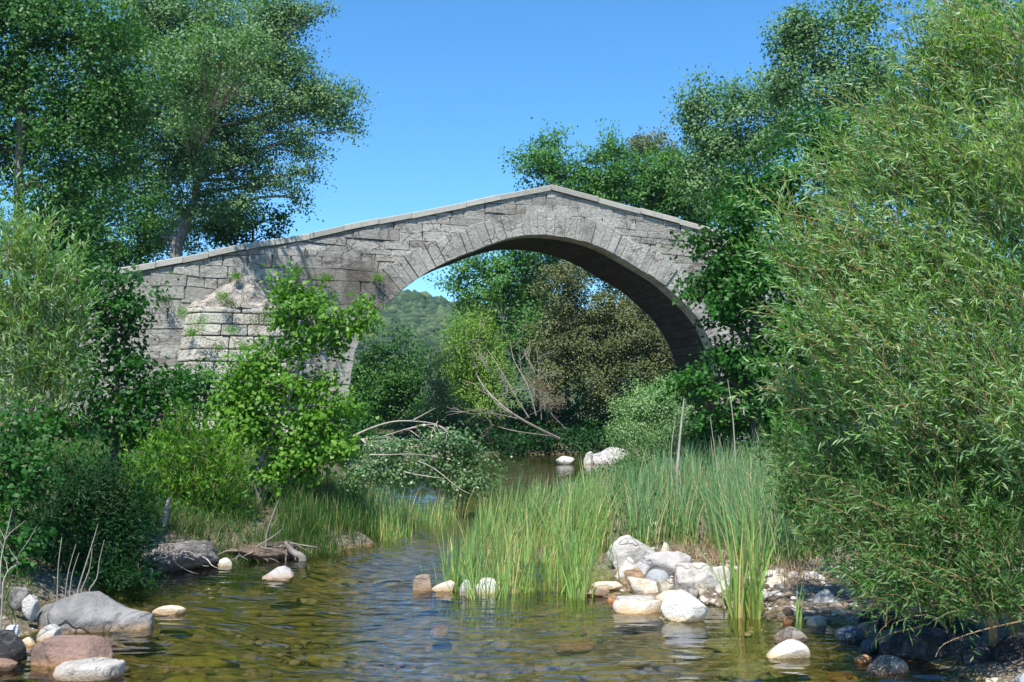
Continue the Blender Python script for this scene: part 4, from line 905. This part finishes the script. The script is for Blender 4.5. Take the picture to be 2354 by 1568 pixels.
    def tufts(cs, per, spread, H, W, mat, name, lab, lean=.13, wind=(.03, 0), stuff=True, z=None, seg=5, bend=.9):
        B = []; HH = []
        for (x, y, s) in cs:
            k = max(3, int(per*s)); b = rg.normal(size=(k, 2))*spread
            B.append(np.stack([x+b[:, 0], y+b[:, 1]], 1)); HH.append(H*s**.7*rg.uniform(.4, 1.18, k))
        B = np.concatenate(B); HH = np.concatenate(HH); zz = np.maximum(ghv(B[:, 0], B[:, 1]), -.25)-.03
        o = blade_obj(name, np.column_stack([B, zz]), HH, W*rg.uniform(.6, 1.2, len(B)), rg, mat, lean, wind, bend, seg)
        return tag(o, lab, 'grass' if 'grass' in name else 'reeds', kind='stuff' if stuff else None)
    def region(n, poly, ymul=1.0):
        """random ground points whose foot falls inside a photo polygon of (px_left, px_right, Y) bands"""
        out = []
        ys = [p[2] for p in poly]
        for _ in range(n):
            y = rg.uniform(min(ys), max(ys)); l = np.interp(y, ys, [p[0] for p in poly]); r = np.interp(y, ys, [p[1] for p in poly])
            px = rg.uniform(l, r); out.append(((px-CX)/FPX*y, y, rg.uniform(.6, 1.3)))
        return out
    c1 = region(120, [(1080, 1330, 8.7), (1040, 1370, 9.2), (1035, 1400, 10), (1050, 1380, 11.5), (1120, 1400, 14)])
    tufts(c1, 22, .065,   .72, .012, reed, 'reeds', 'tall bright green reeds with yellow feet standing in the middle of the stream')
    c1b = region(115, [(1150, 1400, 12.5), (1180, 1560, 15), (1230, 1700, 19)])
    tufts(c1b, 22, .09, .50, .012, reedb, 'reeds', 'bluish green reeds in the belt behind the front clump, reaching towards the far pool')
    c2 = region(200, [(1480, 1700, 11.0), (1450, 1830, 12), (1420, 1900, 14), (1560, 1900, 18)])
    tufts(c2, 26, .08, .74, .012, reedb, 'reeds', 'wide stand of bluish green reeds behind the pale stones on the right bank')
    c2b = region(110, [(1690, 1800, 9.9), (1640, 1900, 11), (1640, 1960, 12.5)])
    tufts(c2b, 26, .07, .78, .011, reedb, 'reeds', 'dense green reeds leaning in front of the slender willow shrub', wind=(-.05, 0))
    tufts([(((1676+i*8)-CX)/FPX*8.05, 8.05+.12*rg.normal(), 1.0) for i in range(10)], 10, .03, 1.1, .017, reed, 'reed_clump', 'isolated broad bladed reed clump in the water right of the pale stones', wind=(-.03, 0), stuff=False)
    tufts([((1820-CX)/FPX*7.4, 7.4, .9), ((1826-CX)/FPX*7.45, 7.45, .6)], 8, .015, .62, .014, reed, 'reed_clump', 'single small tuft of reed rising from the water beside the white stones', stuff=False, lean=.05)
    tufts([((x-CX)/FPX*9.3, 9.3, 1) for x in (985, 1000, 1012)], 4, .05, .55, .008, reed, 'reed_clump', 'few thin straggling reed blades left of the main clump', stuff=False, lean=.2)
    c3 = region(170, [(560, 660, 11.2), (640, 800, 11.8), (650, 860, 13), (640, 960, 14.5)])
    tufts(c3, 30, .08, .42, .008, grs, 'bank_grass', 'dark green grass along the left bank beside the young alder')
    c4 = region(55, [(840, 900, 12.6), (850, 1010, 14), (840, 1060, 16)])
    tufts(c4, 22, .07, .60, .009, reed, 'reeds', 'yellow green reeds edging the channel left of the main clump')
    c5 = region(60, [(515, 640, 10.4), (500, 620, 11.2)])
    tufts(c5, 30, .05, .20, .005, grs, 'bank_grass', 'short grass tuft covering the root mound on the left bank', lean=.35)
    c7 = region(230, [(340, 560, 11.0), (310, 580, 12.0), (300, 640, 13.5)])
    tufts(c7, 30, .09, .24, .006, grs, 'bank_grass', 'ragged grass on the left bank behind the root mat', lean=.3)
    c9 = region(260, [(690, 850, 16.5), (700, 960, 22), (760, 1040, 30), (800, 1040, 33)])
    tufts(c9, 34, .16, .24, .014, grs, 'hump_grass', 'sunlit grass on the low hump behind the fallen branch', lean=.3)
    c8 = region(40, [(-40, 90, 7.6), (-60, 110, 8.6)])
    tufts(c8, 22, .07, .16, .005, grs, 'bank_grass', 'sparse grass at the left edge behind the boulders', lean=.4)
    c6 = region(110, [(1520, 1640, 9.9), (1540, 1720, 10.6), (1550, 1780, 11.3)])+region(40, [(1780, 1880, 8.6), (1760, 1880, 9.4)])
    tufts(c6, 14, .06, .16, .006, dry, 'dry_grass', 'dry brown grass litter between the pale stones and the reeds', lean=.5)
    # short growth on both banks
    n = 26000; x = rg.uniform(-11, 11, n*3); y = rg.uniform(6, 38, n*3)
    q = (x < _i(LB, y)-.12) | (x > _i(RB, y)+.25); q &= ~((x > .2) & (y < 10.6) & (x < 3.6)); q &= (np.abs(x) < y*.8); x, y = x[q][:n*2], y[q][:n*2]
    z = ghv(x, y)
    o = blade_obj('ground_grass', np.column_stack([x, y, z-.02]), rg.uniform(.08, .26, len(x)), rg.uniform(.004, .009, len(x)), rg, grs, .35, (0, 0), .6, 3)
    tag(o, 'short wild grass covering both banks of the stream', 'grass', kind='stuff')
    n = 40000; x = rg.uniform(-11, 11, n*2); y = rg.uniform(8, 40, n*2); q = (x < _i(LB, y)-.3) | (x > _i(RB, y)+.5); q &= ~((x > .2) & (y < 11) & (x < 3.6)); x, y = x[q][:n], y[q][:n]
    k = len(x); z = ghv(x, y)+rg.uniform(0, .28, k)
    o = leaf_obj('undergrowth', np.column_stack([x, y, z]), rg.normal(size=(k, 3)), rg.normal(size=(k, 3))*.6+[0, 0, .8], rg.uniform(.04, .09, k), rg.uniform(.025, .05, k), rg.normal(.4, .2, k), G['alder'], None)
    tag(o, 'low leafy weeds spread over the banks beneath the shrubs', 'undergrowth', kind='stuff')
def build_rocks():
    M = {}
    M['grey'] = rock_mat('rock_grey', (.13, .125, .12), (.30, .285, .265), stain=(.30, .19, .09), sc=3.2, patch=(.12, .12, .125))
    M['pink'] = rock_mat('rock_pink', (.19, .115, .088), (.29, .19, .15), stain=(.36, .2, .09), sc=3, speck=(.16, .12, .1))
    M['slab'] = rock_mat('rock_slab', (.38, .35, .30), (.52, .485, .43), stain=(.32, .2, .1), sc=5)
    M['white'] = rock_mat('rock_white', (.55, .52, .47), (.78, .75, .70), speck=(.42, .38, .32), stain=(.46, .32, .12), sc=5)
    M['cream'] = rock_mat('rock_cream', (.53, .46, .35), (.74, .67, .55), speck=(.5, .36, .2), stain=(.48, .27, .10), sc=5)
    M['pale'] = rock_mat('rock_pale', (.36, .335, .295), (.62, .585, .53), speck=(.3, .27, .23), stain=(.36, .24, .12), sc=5)
    M['lilac'] = rock_mat('rock_lilac', (.34, .315, .30), (.52, .485, .455), speck=(.3, .27, .26), stain=(.34, .22, .14), sc=4)
    M['tan'] = rock_mat('rock_tan', (.36, .31, .23), (.52, .46, .36), stain=(.3, .16, .06), sc=6)
    M['brown'] = rock_mat('rock_brown', (.22, .16, .11), (.36, .28, .2), stain=(.28, .16, .08), sc=6)
    M['orange'] = rock_mat('rock_orange', (.30, .17, .09), (.44, .29, .17), stain=(.42, .17, .05), sc=6)
    M['black'] = rock_mat('rock_black', (.010, .010, .011), (.035, .034, .034), speck=(.16, .16, .16), stain=(.03, .025, .018), sc=5, rough=.8, patch=(.08, .08, .08))
    M['slate'] = rock_mat('rock_slate', (.03, .05, .08), (.06, .085, .12), speck=(.08, .1, .13), stain=(.04, .05, .05), sc=4, rough=.5)
    M['crust'] = rock_mat('rock_crust', (.08, .065, .05), (.45, .42, .38), speck=(.06, .05, .04), stain=(.2, .12, .06), sc=11)
    M['bluegrey'] = rock_mat('rock_bluegrey', (.30, .31, .32), (.42, .43, .43), speck=(.3, .3, .3), stain=(.3, .22, .14), sc=5)
    M['weed'] = rock_mat('rock_weed', (.34, .28, .05), (.52, .44, .10), speck=(.14, .12, .03), stain=(.25, .20, .05), sc=9, wet=.0005)
    M['sub'] = rock_mat('rock_submerged', (.50, .25, .09), (.66, .42, .2), speck=(.2, .12, .06), stain=(.30, .16, .06), sc=7, wet=.0005)
    M['subg'] = rock_mat('rock_submerged_grey', (.44, .38, .24), (.62, .56, .38), speck=(.2, .17, .1), stain=(.26, .22, .12), sc=7, wet=.0005)
    def hump(V, w, d, h):                                  # the big boulder: peak left of centre, shoulder on the right
        x = V[:, 0]/w; z = V[:, 2].copy()
        prof = np.interp(x, [-1, -.72, -.4, -.1, .08, .3, .55, .8, 1], [.75, .62, .74, .93, 1.0, .80, .64, .66, .7])
        mid = -h*.1; up = z > mid
        V[up, 2] = mid+(z[up]-mid)*prof[up]
        V[:, 1] += .10*d*np.sin(x*5)
        return V
    def wedge(V, w, d, h):                                 # the white one leaning: peak left, long slope to the right
        x = V[:, 0]/w; z = V[:, 2].copy(); prof = np.interp(x, [-1, -.6, -.35, 0, .5, 1], [.5, .95, 1.0, .85, .45, -.1])
        lim = -h+2*h*(.5+.5*prof); V[:, 2] = np.minimum(z, lim)
        return V
    def peak(V, w, d, h):
        x = V[:, 0]/w; z = V[:, 2].copy(); prof = np.interp(x, [-1, -.5, -.05, .25, .7, 1], [.0, .45, .93, 1.0, .62, .1]); y = V[:, 1]/d
        lim = -h+2*h*(.5+.5*prof)-.5*h*np.maximum(0, -y)*(x > .1); V[:, 2] = np.minimum(z, lim); return V
    def shoulder(V, w, d, h):
        x = V[:, 0]/w; z = V[:, 2].copy(); prof = np.interp(x, [-1, -.8, -.35, .1, .5, .85, 1], [.15, .35, .55, 1, .95, .55, .2])
        lim = -h+2*h*(.3+.7*prof); V[:, 2] = np.minimum(z, lim); return V
    D = [  # name, label, l, r, top, bot, mat, opts
        ('boulder', 'largest boulder, smooth grey hump with a high peak at the lower left', 104, 368, 1342, 1452, 'grey', dict(shape=hump, cuts=3, rough=.05, sub=5, dr=.62, p=2.5, sink=.8)),
        ('boulder', 'pinkish brown square boulder below the grey hump', 98, 272, 1462, 1532, 'pink', dict(cuts=5, p=3.6, dr=.55, rough=.05, sub=5)),
        ('rock', 'flat pale slab lying in front of the pinkish boulder', 148, 303, 1518, 1562, 'slab', dict(flat=.55, p=2.8, cuts=5, dr=.8, rough=.04)),
        ('boulder', 'dark smooth boulder at the bottom left corner', -60, 84, 1452, 1520, 'black', dict(cuts=6, dr=.7, rough=.05, sub=5)),
        ('rock', 'thin brownish slab under the dark corner boulder', -40, 60, 1518, 1545, 'pink', dict(flat=.6, dr=.7)),
        ('rock', 'small cream stone cracked across, left of the pinkish boulder', 66, 104, 1465, 1484, 'cream', dict()),
        ('rock', 'grey beige lump tucked between the hump and the pinkish boulder', 104, 158, 1434, 1470, 'pale', dict(Y=7.15)),
        ('rock', 'square white stone among the twigs at the left edge', 28, 68, 1435, 1462, 'white', dict(z0=.06)),
        ('rock', 'pale stone behind the grey hump on its left', 68, 105, 1366, 1405, 'pale', dict(z0=.15)),
        ('rock', 'rough grey stone at the back left of the hump', 40, 85, 1348, 1382, 'crust', dict(z0=.2)),
        ('rock', 'orange cream stone in the water right of the grey hump', 366, 440, 1390, 1411, 'cream', dict(cuts=6, dr=.5)),
        ('rock', 'pointed grey stone standing alone in the water near the left bank', 610, 681, 1302, 1330, 'lilac', dict(cuts=3, dr=.8, rough=.04, sink=1.0, shape=peak, p=2.6, sub=5)),
        ('rock', 'white stone at the foot of the root mound', 506, 542, 1282, 1302, 'white', dict()),
        ('rock', 'upper pale stone of the pair below the root mat', 362, 392, 1298, 1312, 'white', dict()),
        ('rock', 'lower pale stone of the pair below the root mat', 334, 364, 1306, 1324, 'pale', dict()),
        ('rock', 'speckled brown cube of a stone left of the reeds', 951, 997, 1320, 1358, 'brown', dict(p=3, cuts=6, dr=.8)),
        ('rock', 'long cream stone between the brown cube and the reeds', 990, 1048, 1333, 1360, 'cream', dict(p=2.8, cuts=4, dr=.5)),
        ('rock', 'triangular pinkish stone at the left foot of the reeds', 1058, 1088, 1332, 1370, 'lilac', dict(cuts=8)),
        ('rock', 'cracked white stone in the front of the reeds', 1092, 1146, 1327, 1366, 'white', dict(cuts=12)),
        ('rock', 'brown flat stone at the right foot of the reeds', 1324, 1398, 1350, 1372, 'brown', dict(dr=.5, sink=.1)),
        ('rock', 'flat white topped stone in the inlet right of the reeds', 1358, 1428, 1337, 1358, 'cream', dict(dr=.45, sink=.2, flat=.3)),
        ('boulder', 'biggest pale boulder of the heap, bluish on its left side', 1390, 1518, 1229, 1300, 'pale', dict(z0=.08, cuts=7, p=2.4, dr=.6, sub=5)),
        ('rock', 'white stone on top behind the pale heap', 1480, 1522, 1198, 1224, 'white', dict(Y=11.7, z0=.19)),
        ('rock', 'small white stone right beside the topmost one', 1520, 1542, 1204, 1222, 'white', dict(Y=11.8, z0=.19)),
        ('rock', 'pinkish cream stone behind the biggest pale boulder', 1508, 1548, 1246, 1280, 'cream', dict(z0=.08)),
        ('rock', 'pale lilac boulder lying lengthwise in the middle of the heap', 1468, 1590, 1268, 1312, 'lilac', dict(z0=.10, cuts=7, p=2.5, dr=.5)),
        ('rock', 'cream rounded stone at the left of the heap', 1412, 1466, 1280, 1326, 'white', dict(z0=.05)),
        ('rock', 'narrow grey wedge stone under the lilac boulder', 1450, 1490, 1290, 1326, 'lilac', dict(z0=.08)),
        ('rock', 'brown orange stone low in the left of the heap', 1430, 1480, 1304, 1340, 'orange', dict(z0=.04)),
        ('rock', 'smooth bluish grey egg shaped stone in the heap', 1478, 1534, 1307, 1342, 'bluegrey', dict(z0=.08, cuts=3, rough=.03)),
        ('boulder', 'large cream boulder at the water edge of the heap', 1438, 1515, 1325, 1372, 'cream', dict(cuts=6, p=2.5, dr=.6)),
        ('rock', 'tan and blue stone right of the large cream boulder', 1505, 1548, 1331, 1360, 'tan', dict(z0=.05)),
        ('boulder', 'big smooth beige boulder with a flat top, right in the heap', 1545, 1638, 1293, 1352, 'slab', dict(z0=.06, cuts=5, p=2.7, dr=.6, sub=5)),
        ('rock', 'grey olive stone shaded underneath, right of the beige boulder', 1608, 1652, 1308, 1350, 'pale', dict(z0=.07)),
        ('rock', 'jagged pale stone behind the beige boulder on its right', 1620, 1690, 1300, 1345, 'pale', dict(z0=.08, cuts=12)),
        ('rock', 'mottled grey crusted stone behind the leaning white one', 1550, 1600, 1345, 1372, 'crust', dict(z0=.04)),
        ('rock', 'small tan stone, upper of two right of the leaning white one', 1586, 1618, 1340, 1362, 'tan', dict(z0=.06)),
        ('rock', 'small tan stone, lower of two right of the leaning white one', 1580, 1612, 1358, 1380, 'tan', dict(cuts=3)),
        ('boulder', 'brilliant white leaning stone with a long right slope standing in the water', 1514, 1620, 1353, 1430, 'white', dict(shape=wedge, cuts=5, rough=.04, dr=.7, sub=5, sink=.15, p=2.3)),
        ('rock', 'pinkish stone between the cream boulder and the flat slab', 1500, 1560, 1355, 1380, 'cream', dict(z0=.02)),
        ('rock', 'flat orange rimmed slab with a white top at the water line', 1404, 1520, 1380, 1410, 'cream', dict(flat=.5, dr=.5, cuts=4, p=2.6)),
        ('rock', 'thin lilac slab lying behind the orange rimmed one', 1410, 1500, 1370, 1386, 'lilac', dict(z0=.02, flat=.5, dr=.4)),
        ('rock', 'tiny pink pebble in the inlet', 1391, 1413, 1369, 1384, 'orange', dict(cuts=2)),
        ('rock', 'white rough boulder at the right end of the stony bar', 1828, 1900, 1312, 1360, 'white', dict(z0=.06, cuts=9, dr=.7)),
        ('rock', 'crumbly white stone below the rough white boulder', 1850, 1915, 1355, 1400, 'pale', dict(z0=.03, cuts=12, rough=.16)),
        ('rock', 'cream stone behind the isolated reed clump', 1754, 1800, 1318, 1360, 'cream', dict(z0=.06)),
        ('rock', 'pinkish stone right behind the isolated reed clump', 1796, 1828, 1312, 1348, 'lilac', dict(z0=.08)),
        ('rock', 'pale stone seen between the blades of the isolated reed clump', 1700, 1752, 1316, 1350, 'pale', dict(z0=.07)),
        ('rock', 'low pale stone at the foot of the reed clump', 1730, 1796, 1356, 1385, 'pale', dict(z0=.03, cuts=12)),
        ('rock', 'pale crumbly stone left of the isolated reed clump', 1636, 1680, 1335, 1360, 'pale', dict(z0=.06)),
        ('rock', 'small pink stone in the shallows below the white bar', 1789, 1813, 1415, 1433, 'orange', dict()),
        ('rock', 'flat grey stone in the shallows near the right bank', 1845, 1890, 1415, 1440, 'pale', dict(flat=.4)),
        ('rock', 'round brown weedy stone just behind the bright white one', 1766, 1842, 1440, 1474, 'crust', dict()),
        ('boulder', 'bright white stone with an orange waterline in front at the right', 1746, 1848, 1470, 1512, 'white', dict(cuts=6, p=2.5, dr=.6, rough=.05, sub=5)),
        ('rock', 'dark blue rounded stone at the edge of the right bank shade', 1904, 1975, 1440, 1472, 'slate', dict(cuts=3, rough=.04)),
        ('rock', 'crusty grey stone among the black ones', 1952, 2004, 1425, 1462, 'crust', dict(Y=7.3)),
        ('rock', 'small dark blue stone beside the large speckled black one', 1962, 2010, 1465, 1496, 'slate', dict()),
        ('boulder', 'large black speckled boulder in the shade at the right', 2008, 2180, 1442, 1515, 'black', dict(cuts=9, dr=.7, sub=5, rough=.12)),
        ('rock', 'striped black and white stone at the bottom right', 1976, 2066, 1508, 1548, 'crust', dict(cuts=6)),
        ('rock', 'rust orange stone left of the striped one', 1946, 1990, 1504, 1524, 'orange', dict(flat=.3)),
        ('boulder', 'black boulder behind the speckled one under the willow', 2060, 2240, 1400, 1475, 'black', dict(cuts=8, Y=6.9)),
        ('boulder', 'rounded black boulder between the speckled one and the corner', 2185, 2280, 1480, 1540, 'black', dict(cuts=6)),
        ('boulder', 'tall black boulder at the lower right edge', 2240, 2400, 1455, 1560, 'black', dict(cuts=7)),
        ('rock', 'low black stone under the hanging willow leaves', 1960, 2070, 1400, 1440, 'black', dict(Y=7.4)),
        ('rock', 'bluish white stone cut by the bottom right corner', 2310, 2400, 1530, 1572, 'bluegrey', dict(Y=5.75)),
        ('rock', 'small white stone on the bottom edge near the right corner', 2236, 2285, 1556, 1575, 'white', dict()),
        ('boulder', 'big pale boulder by the far pool under the arch', 1342, 1452, 1026, 1067, 'lilac', dict(cuts=8, shape=shoulder, dr=.6, sub=5, sink=.2)),
        ('rock', 'small round white stone touching the left end of the far boulder', 1340, 1362, 1037, 1056, 'pale', dict(Y=31.5)),
        ('rock', 'small pale rock left of the far boulder', 1277, 1320, 1048, 1068, 'pale', dict(cuts=6, sink=.2)),
    ]
    Ds = [  # submerged
        ('orange brown stone under the water in the front', 1270, 1365, 1466, 1490, 'sub'), ('long yellow weedy stone under the water at the bottom', 1325, 1490, 1528, 1555, 'weed'),
        ('dim flat stone under the water above the long yellow one', 1260, 1350, 1512, 1526, 'subg'), ('brown flat stone under the water near the white leaning one', 1455, 1545, 1434, 1462, 'weed'),
        ('small orange stone breaking the water in the blue reflection', 990, 1035, 1474, 1488, 'sub'), ('pale stone under the water at the bottom middle', 1040, 1090, 1545, 1560, 'subg'),
        ('yellow weed covered stone under the water left of centre', 712, 806, 1496, 1514, 'weed'), ('small yellow stone under the water above the left of centre one', 712, 768, 1466, 1478, 'weed'),
        ('wide olive stone under the water in front of the grey hump', 400, 560, 1500, 1522, 'weed'), ('flat tan stone under the water left of the bright white one', 1600, 1690, 1462, 1480, 'subg'),
        ('tan stone under the water below the leaning white one', 1560, 1640, 1486, 1502, 'subg'), ('wide pale slab under the water in the bottom right', 1640, 1760, 1520, 1545, 'subg'),
        ('orange flat stone under the water in the bottom right', 1880, 1960, 1540, 1560, 'sub'), ('pale flat stone under the water near the pointed grey one', 690, 740, 1322, 1328, 'subg'),
        ('small stone under the water along the left channel', 770, 830, 1316, 1322, 'subg'), ('flat stone under the middle of the channel', 860, 940, 1330, 1337, 'subg'),
        ('thin pale slab under the water by the long yellow stone', 1400, 1500, 1512, 1524, 'subg'), ('olive stone under the water on the left bottom edge', 390, 500, 1545, 1566, 'weed'),
        ('small olive stone under the water in the left channel', 560, 610, 1400, 1407, 'weed'), ('flat olive stone under the water in the open left', 640, 730, 1425, 1434, 'weed')]
    for i, (nm, lab, l, r, t, b, mt, o) in enumerate(D):
        rock(nm, lab, l, r, t, b, M[mt], 100+i, **o)
    for i, (lab, l, r, t, b, mt) in enumerate(Ds):
        rg = np.random.default_rng(400+i); z = -.2
        for _ in range(4):
            y0, y1 = yb(b, z), yb(t, z); yc = (y0+y1)/2; c = at((l+r)/2, 900, yc); z = min(gh(c[0], yc)+.05, -.04)
        w = m_px((r-l)/2, yc)
        V, F = rock_shape(rg, (w, max((y1-y0)/2, .06), .06), 4, 6, .14, .4)
        o = link('rock', tri_mesh('rock', V, F, smooth=True), M[mt])
        o.location = (float(c[0]), float(yc), z-.05+(.14 if 'breaking' in lab else 0)); tag(o, lab, 'rock', 'stones under the water')
    # gravel
    rg = np.random.default_rng(9); P = []; R_ = []
    for (a, b, y0, y1, n) in [(1400, 1720, 8.4, 11.2, 600), (1700, 1960, 7.8, 9.6, 700), (0, 130, 6.4, 8.6, 60), (340, 520, 10.0, 10.8, 60), (1480, 1620, 8.3, 8.8, 160), (250, 1900, 5.9, 8.6, 1500)]:
        y = rg.uniform(y0, y1, n); px = rg.uniform(a, b, n); x = (px-CX)/FPX*y; P.append(np.column_stack([x, y, ghv(x, y)-(.006 if n == 1500 else 0)])); R_.append(rg.gamma(1.6, .008, n)*(1.25 if n == 1500 else 1)+.006)
    P = np.concatenate(P); R_ = np.concatenate(R_); U, G = ico(2); n = len(P)
    sc = rg.uniform(.6, 1.25, (n, 1, 3))*[1.2, 1.2, .7]; jit = 1+rg.uniform(-.10, .10, (n, len(U), 1))
    V = P[:, None]+U[None]*jit*sc*R_[:, None, None]
    F = (np.arange(n)[:, None, None]*len(U)+G[None]).reshape(-1, 3)
    m, nt = nodes('gravel'); v = attr(nt, 'var'); finish(nt, ramp(nt, v, [(0, (.09, .07, .045)), (.4, (.25, .19, .13)), (.75, (.42, .37, .31)), (1, (.68, .64, .58))]), .8, noise_tex(nt, obj_co(nt), 60, 3), .5, .01)
    o = link('gravel', tri_mesh('gravel', V.reshape(-1, 3), F, np.repeat(rg.random(n)*np.where(np.arange(n) >= n-1500, .42, 1), len(G)), smooth=True), m); tag(o, 'small pebbles and gravel scattered among the larger stones', 'gravel', kind='stuff')
    # eroded root mats on the left bank
    for nm, lab, l, r, t, b, s, seed in [('root_mat', 'grey dried mat of roots and silt eroded out of the left bank', 352, 512, 1243, 1318, .5, 1), ('root_mound', 'brown mound of tangled roots under the short grass by the water', 500, 700, 1240, 1292, .6, 2)]:
        rg = np.random.default_rng(seed+60); Y0 = yb(b, 0); Yc = Y0+.55; w = m_px((r-l)/2, Yc); zt = at(0, t, Yc)[2]
        V, F = rock_shape(rg, (w, .55, (zt+.12)/2), 5, 4, .22, .25, .06); c = at((l+r)/2, 900, Yc)
        root = empty(nm, (c[0], Yc, 0), lab, 'bank' if seed == 1 else 'roots')
        V = V+np.array([c[0], Yc, (zt-.12)/2])
        mm = rock_mat(nm+'_soil', (.05, .042, .035), (.24, .22, .2) if seed == 1 else (.17, .12, .085), speck=(.4, .38, .35) if seed == 1 else (.28, .2, .14), stain=(.10, .07, .04), sc=7)
        link('earth', tri_mesh('earth', V, F, smooth=True), mm, root)
        tb = Tubes(); mb = bark_mat(nm+'_bark', (.18, .15, .12), (.5, .46, .41) if seed == 1 else (.36, .28, .21), 20)
        for _ in range(24):
            k = rg.integers(len(V)); 
            while V[k, 1] > Yc-.05 or V[k, 2] < .01: k = rg.integers(len(V))
            p0 = V[k]+[0, -.01, .005]; d = np.array([rg.choice([-1, 1])*rg.uniform(.05, .32), -rg.uniform(0, .10), -rg.uniform(.02, .16)])
            tb.add(wob(p0, p0+d, 6, .18, rg), np.linspace(rg.uniform(.004, .010), .002, 6), 5)
        link('roots', tb.mesh('roots'), mb, root)
# ---------------------------------------------------------------- camera, light, sky
def build_light():
    cam = bpy.data.cameras.new('camera'); co = bpy.data.objects.new('camera', cam); COL.objects.link(co)
    cam.sensor_width = 36; cam.lens = 36*FPX/2353; cam.clip_start = .05; cam.clip_end = 6000
    co.location = (0, 0, HC); co.rotation_euler = (R(90)+PH, 0, 0); SC.camera = co
    sd = Vector((-.17, -.52, 1.0)).normalized()
    L = bpy.data.lights.new('sun', 'SUN'); L.energy = 4.7; L.angle = R(.53); L.color = (1, .955, .88)
    lo = bpy.data.objects.new('sun', L); COL.objects.link(lo); lo.rotation_euler = sd.to_track_quat('Z', 'Y').to_euler()
    w = bpy.data.worlds.new('World'); SC.world = w; w.use_nodes = True; nt = w.node_tree
    bg = nt.nodes['Background']; sky = nt.nodes.new('ShaderNodeTexSky'); sky.sky_type = 'NISHITA'; sky.sun_disc = False
    sky.sun_elevation = math.asin(sd.z); sky.sun_rotation = math.atan2(sd.x, sd.y)
    sky.altitude = 1800; sky.air_density = 1.0; sky.dust_density = 0; sky.ozone_density = 6
    hs = nt.nodes.new('ShaderNodeHueSaturation'); hs.inputs['Saturation'].default_value = 1.18; hs.inputs['Hue'].default_value = .493; nt.links.new(sky.outputs[0], hs.inputs['Color']); nt.links.new(hs.outputs[0], bg.inputs[0]); bg.inputs[1].default_value = .15
    vs = SC.view_settings; vs.view_transform = 'Standard'; vs.look = 'None'; vs.exposure = .84; vs.gamma = 1
    SC.render.engine = 'CYCLES'; cy = SC.cycles; cy.max_bounces = 6; cy.diffuse_bounces = 3; cy.glossy_bounces = 3; cy.transmission_bounces = 3; cy.transparent_max_bounces = 8
    cy.use_adaptive_sampling = True; cy.sample_clamp_indirect = 6
def build_haze():
    bpy_ = [(-700, -60, -3), (700, 700, 90)]; (x0, y0, z0), (x1, y1, z1) = bpy_
    V = [(x, y, z) for z in (z0, z1) for y in (y0, y1) for x in (x0, x1)]
    F = [(0, 2, 3, 1), (4, 5, 7, 6), (0, 1, 5, 4), (2, 6, 7, 3), (0, 4, 6, 2), (1, 3, 7, 5)]
    m, nt = nodes('air'); v = nt.nodes.new('ShaderNodeVolumePrincipled'); v.inputs['Density'].default_value = .0002; v.inputs['Color'].default_value = (.72, .84, 1, 1); v.inputs['Anisotropy'].default_value = .3
    o = nt.nodes.new('ShaderNodeOutputMaterial'); nt.links.new(v.outputs[0], o.inputs['Volume'])
    h = link('haze', poly_mesh('haze', V, F), m); tag(h, 'thin pale summer air over the valley', 'haze', kind='stuff')
import os
if not os.environ.get('NOHAZE'): build_haze()
build_light(); build_ground(); build_hill(); build_bridge(); build_rocks(); build_plants()
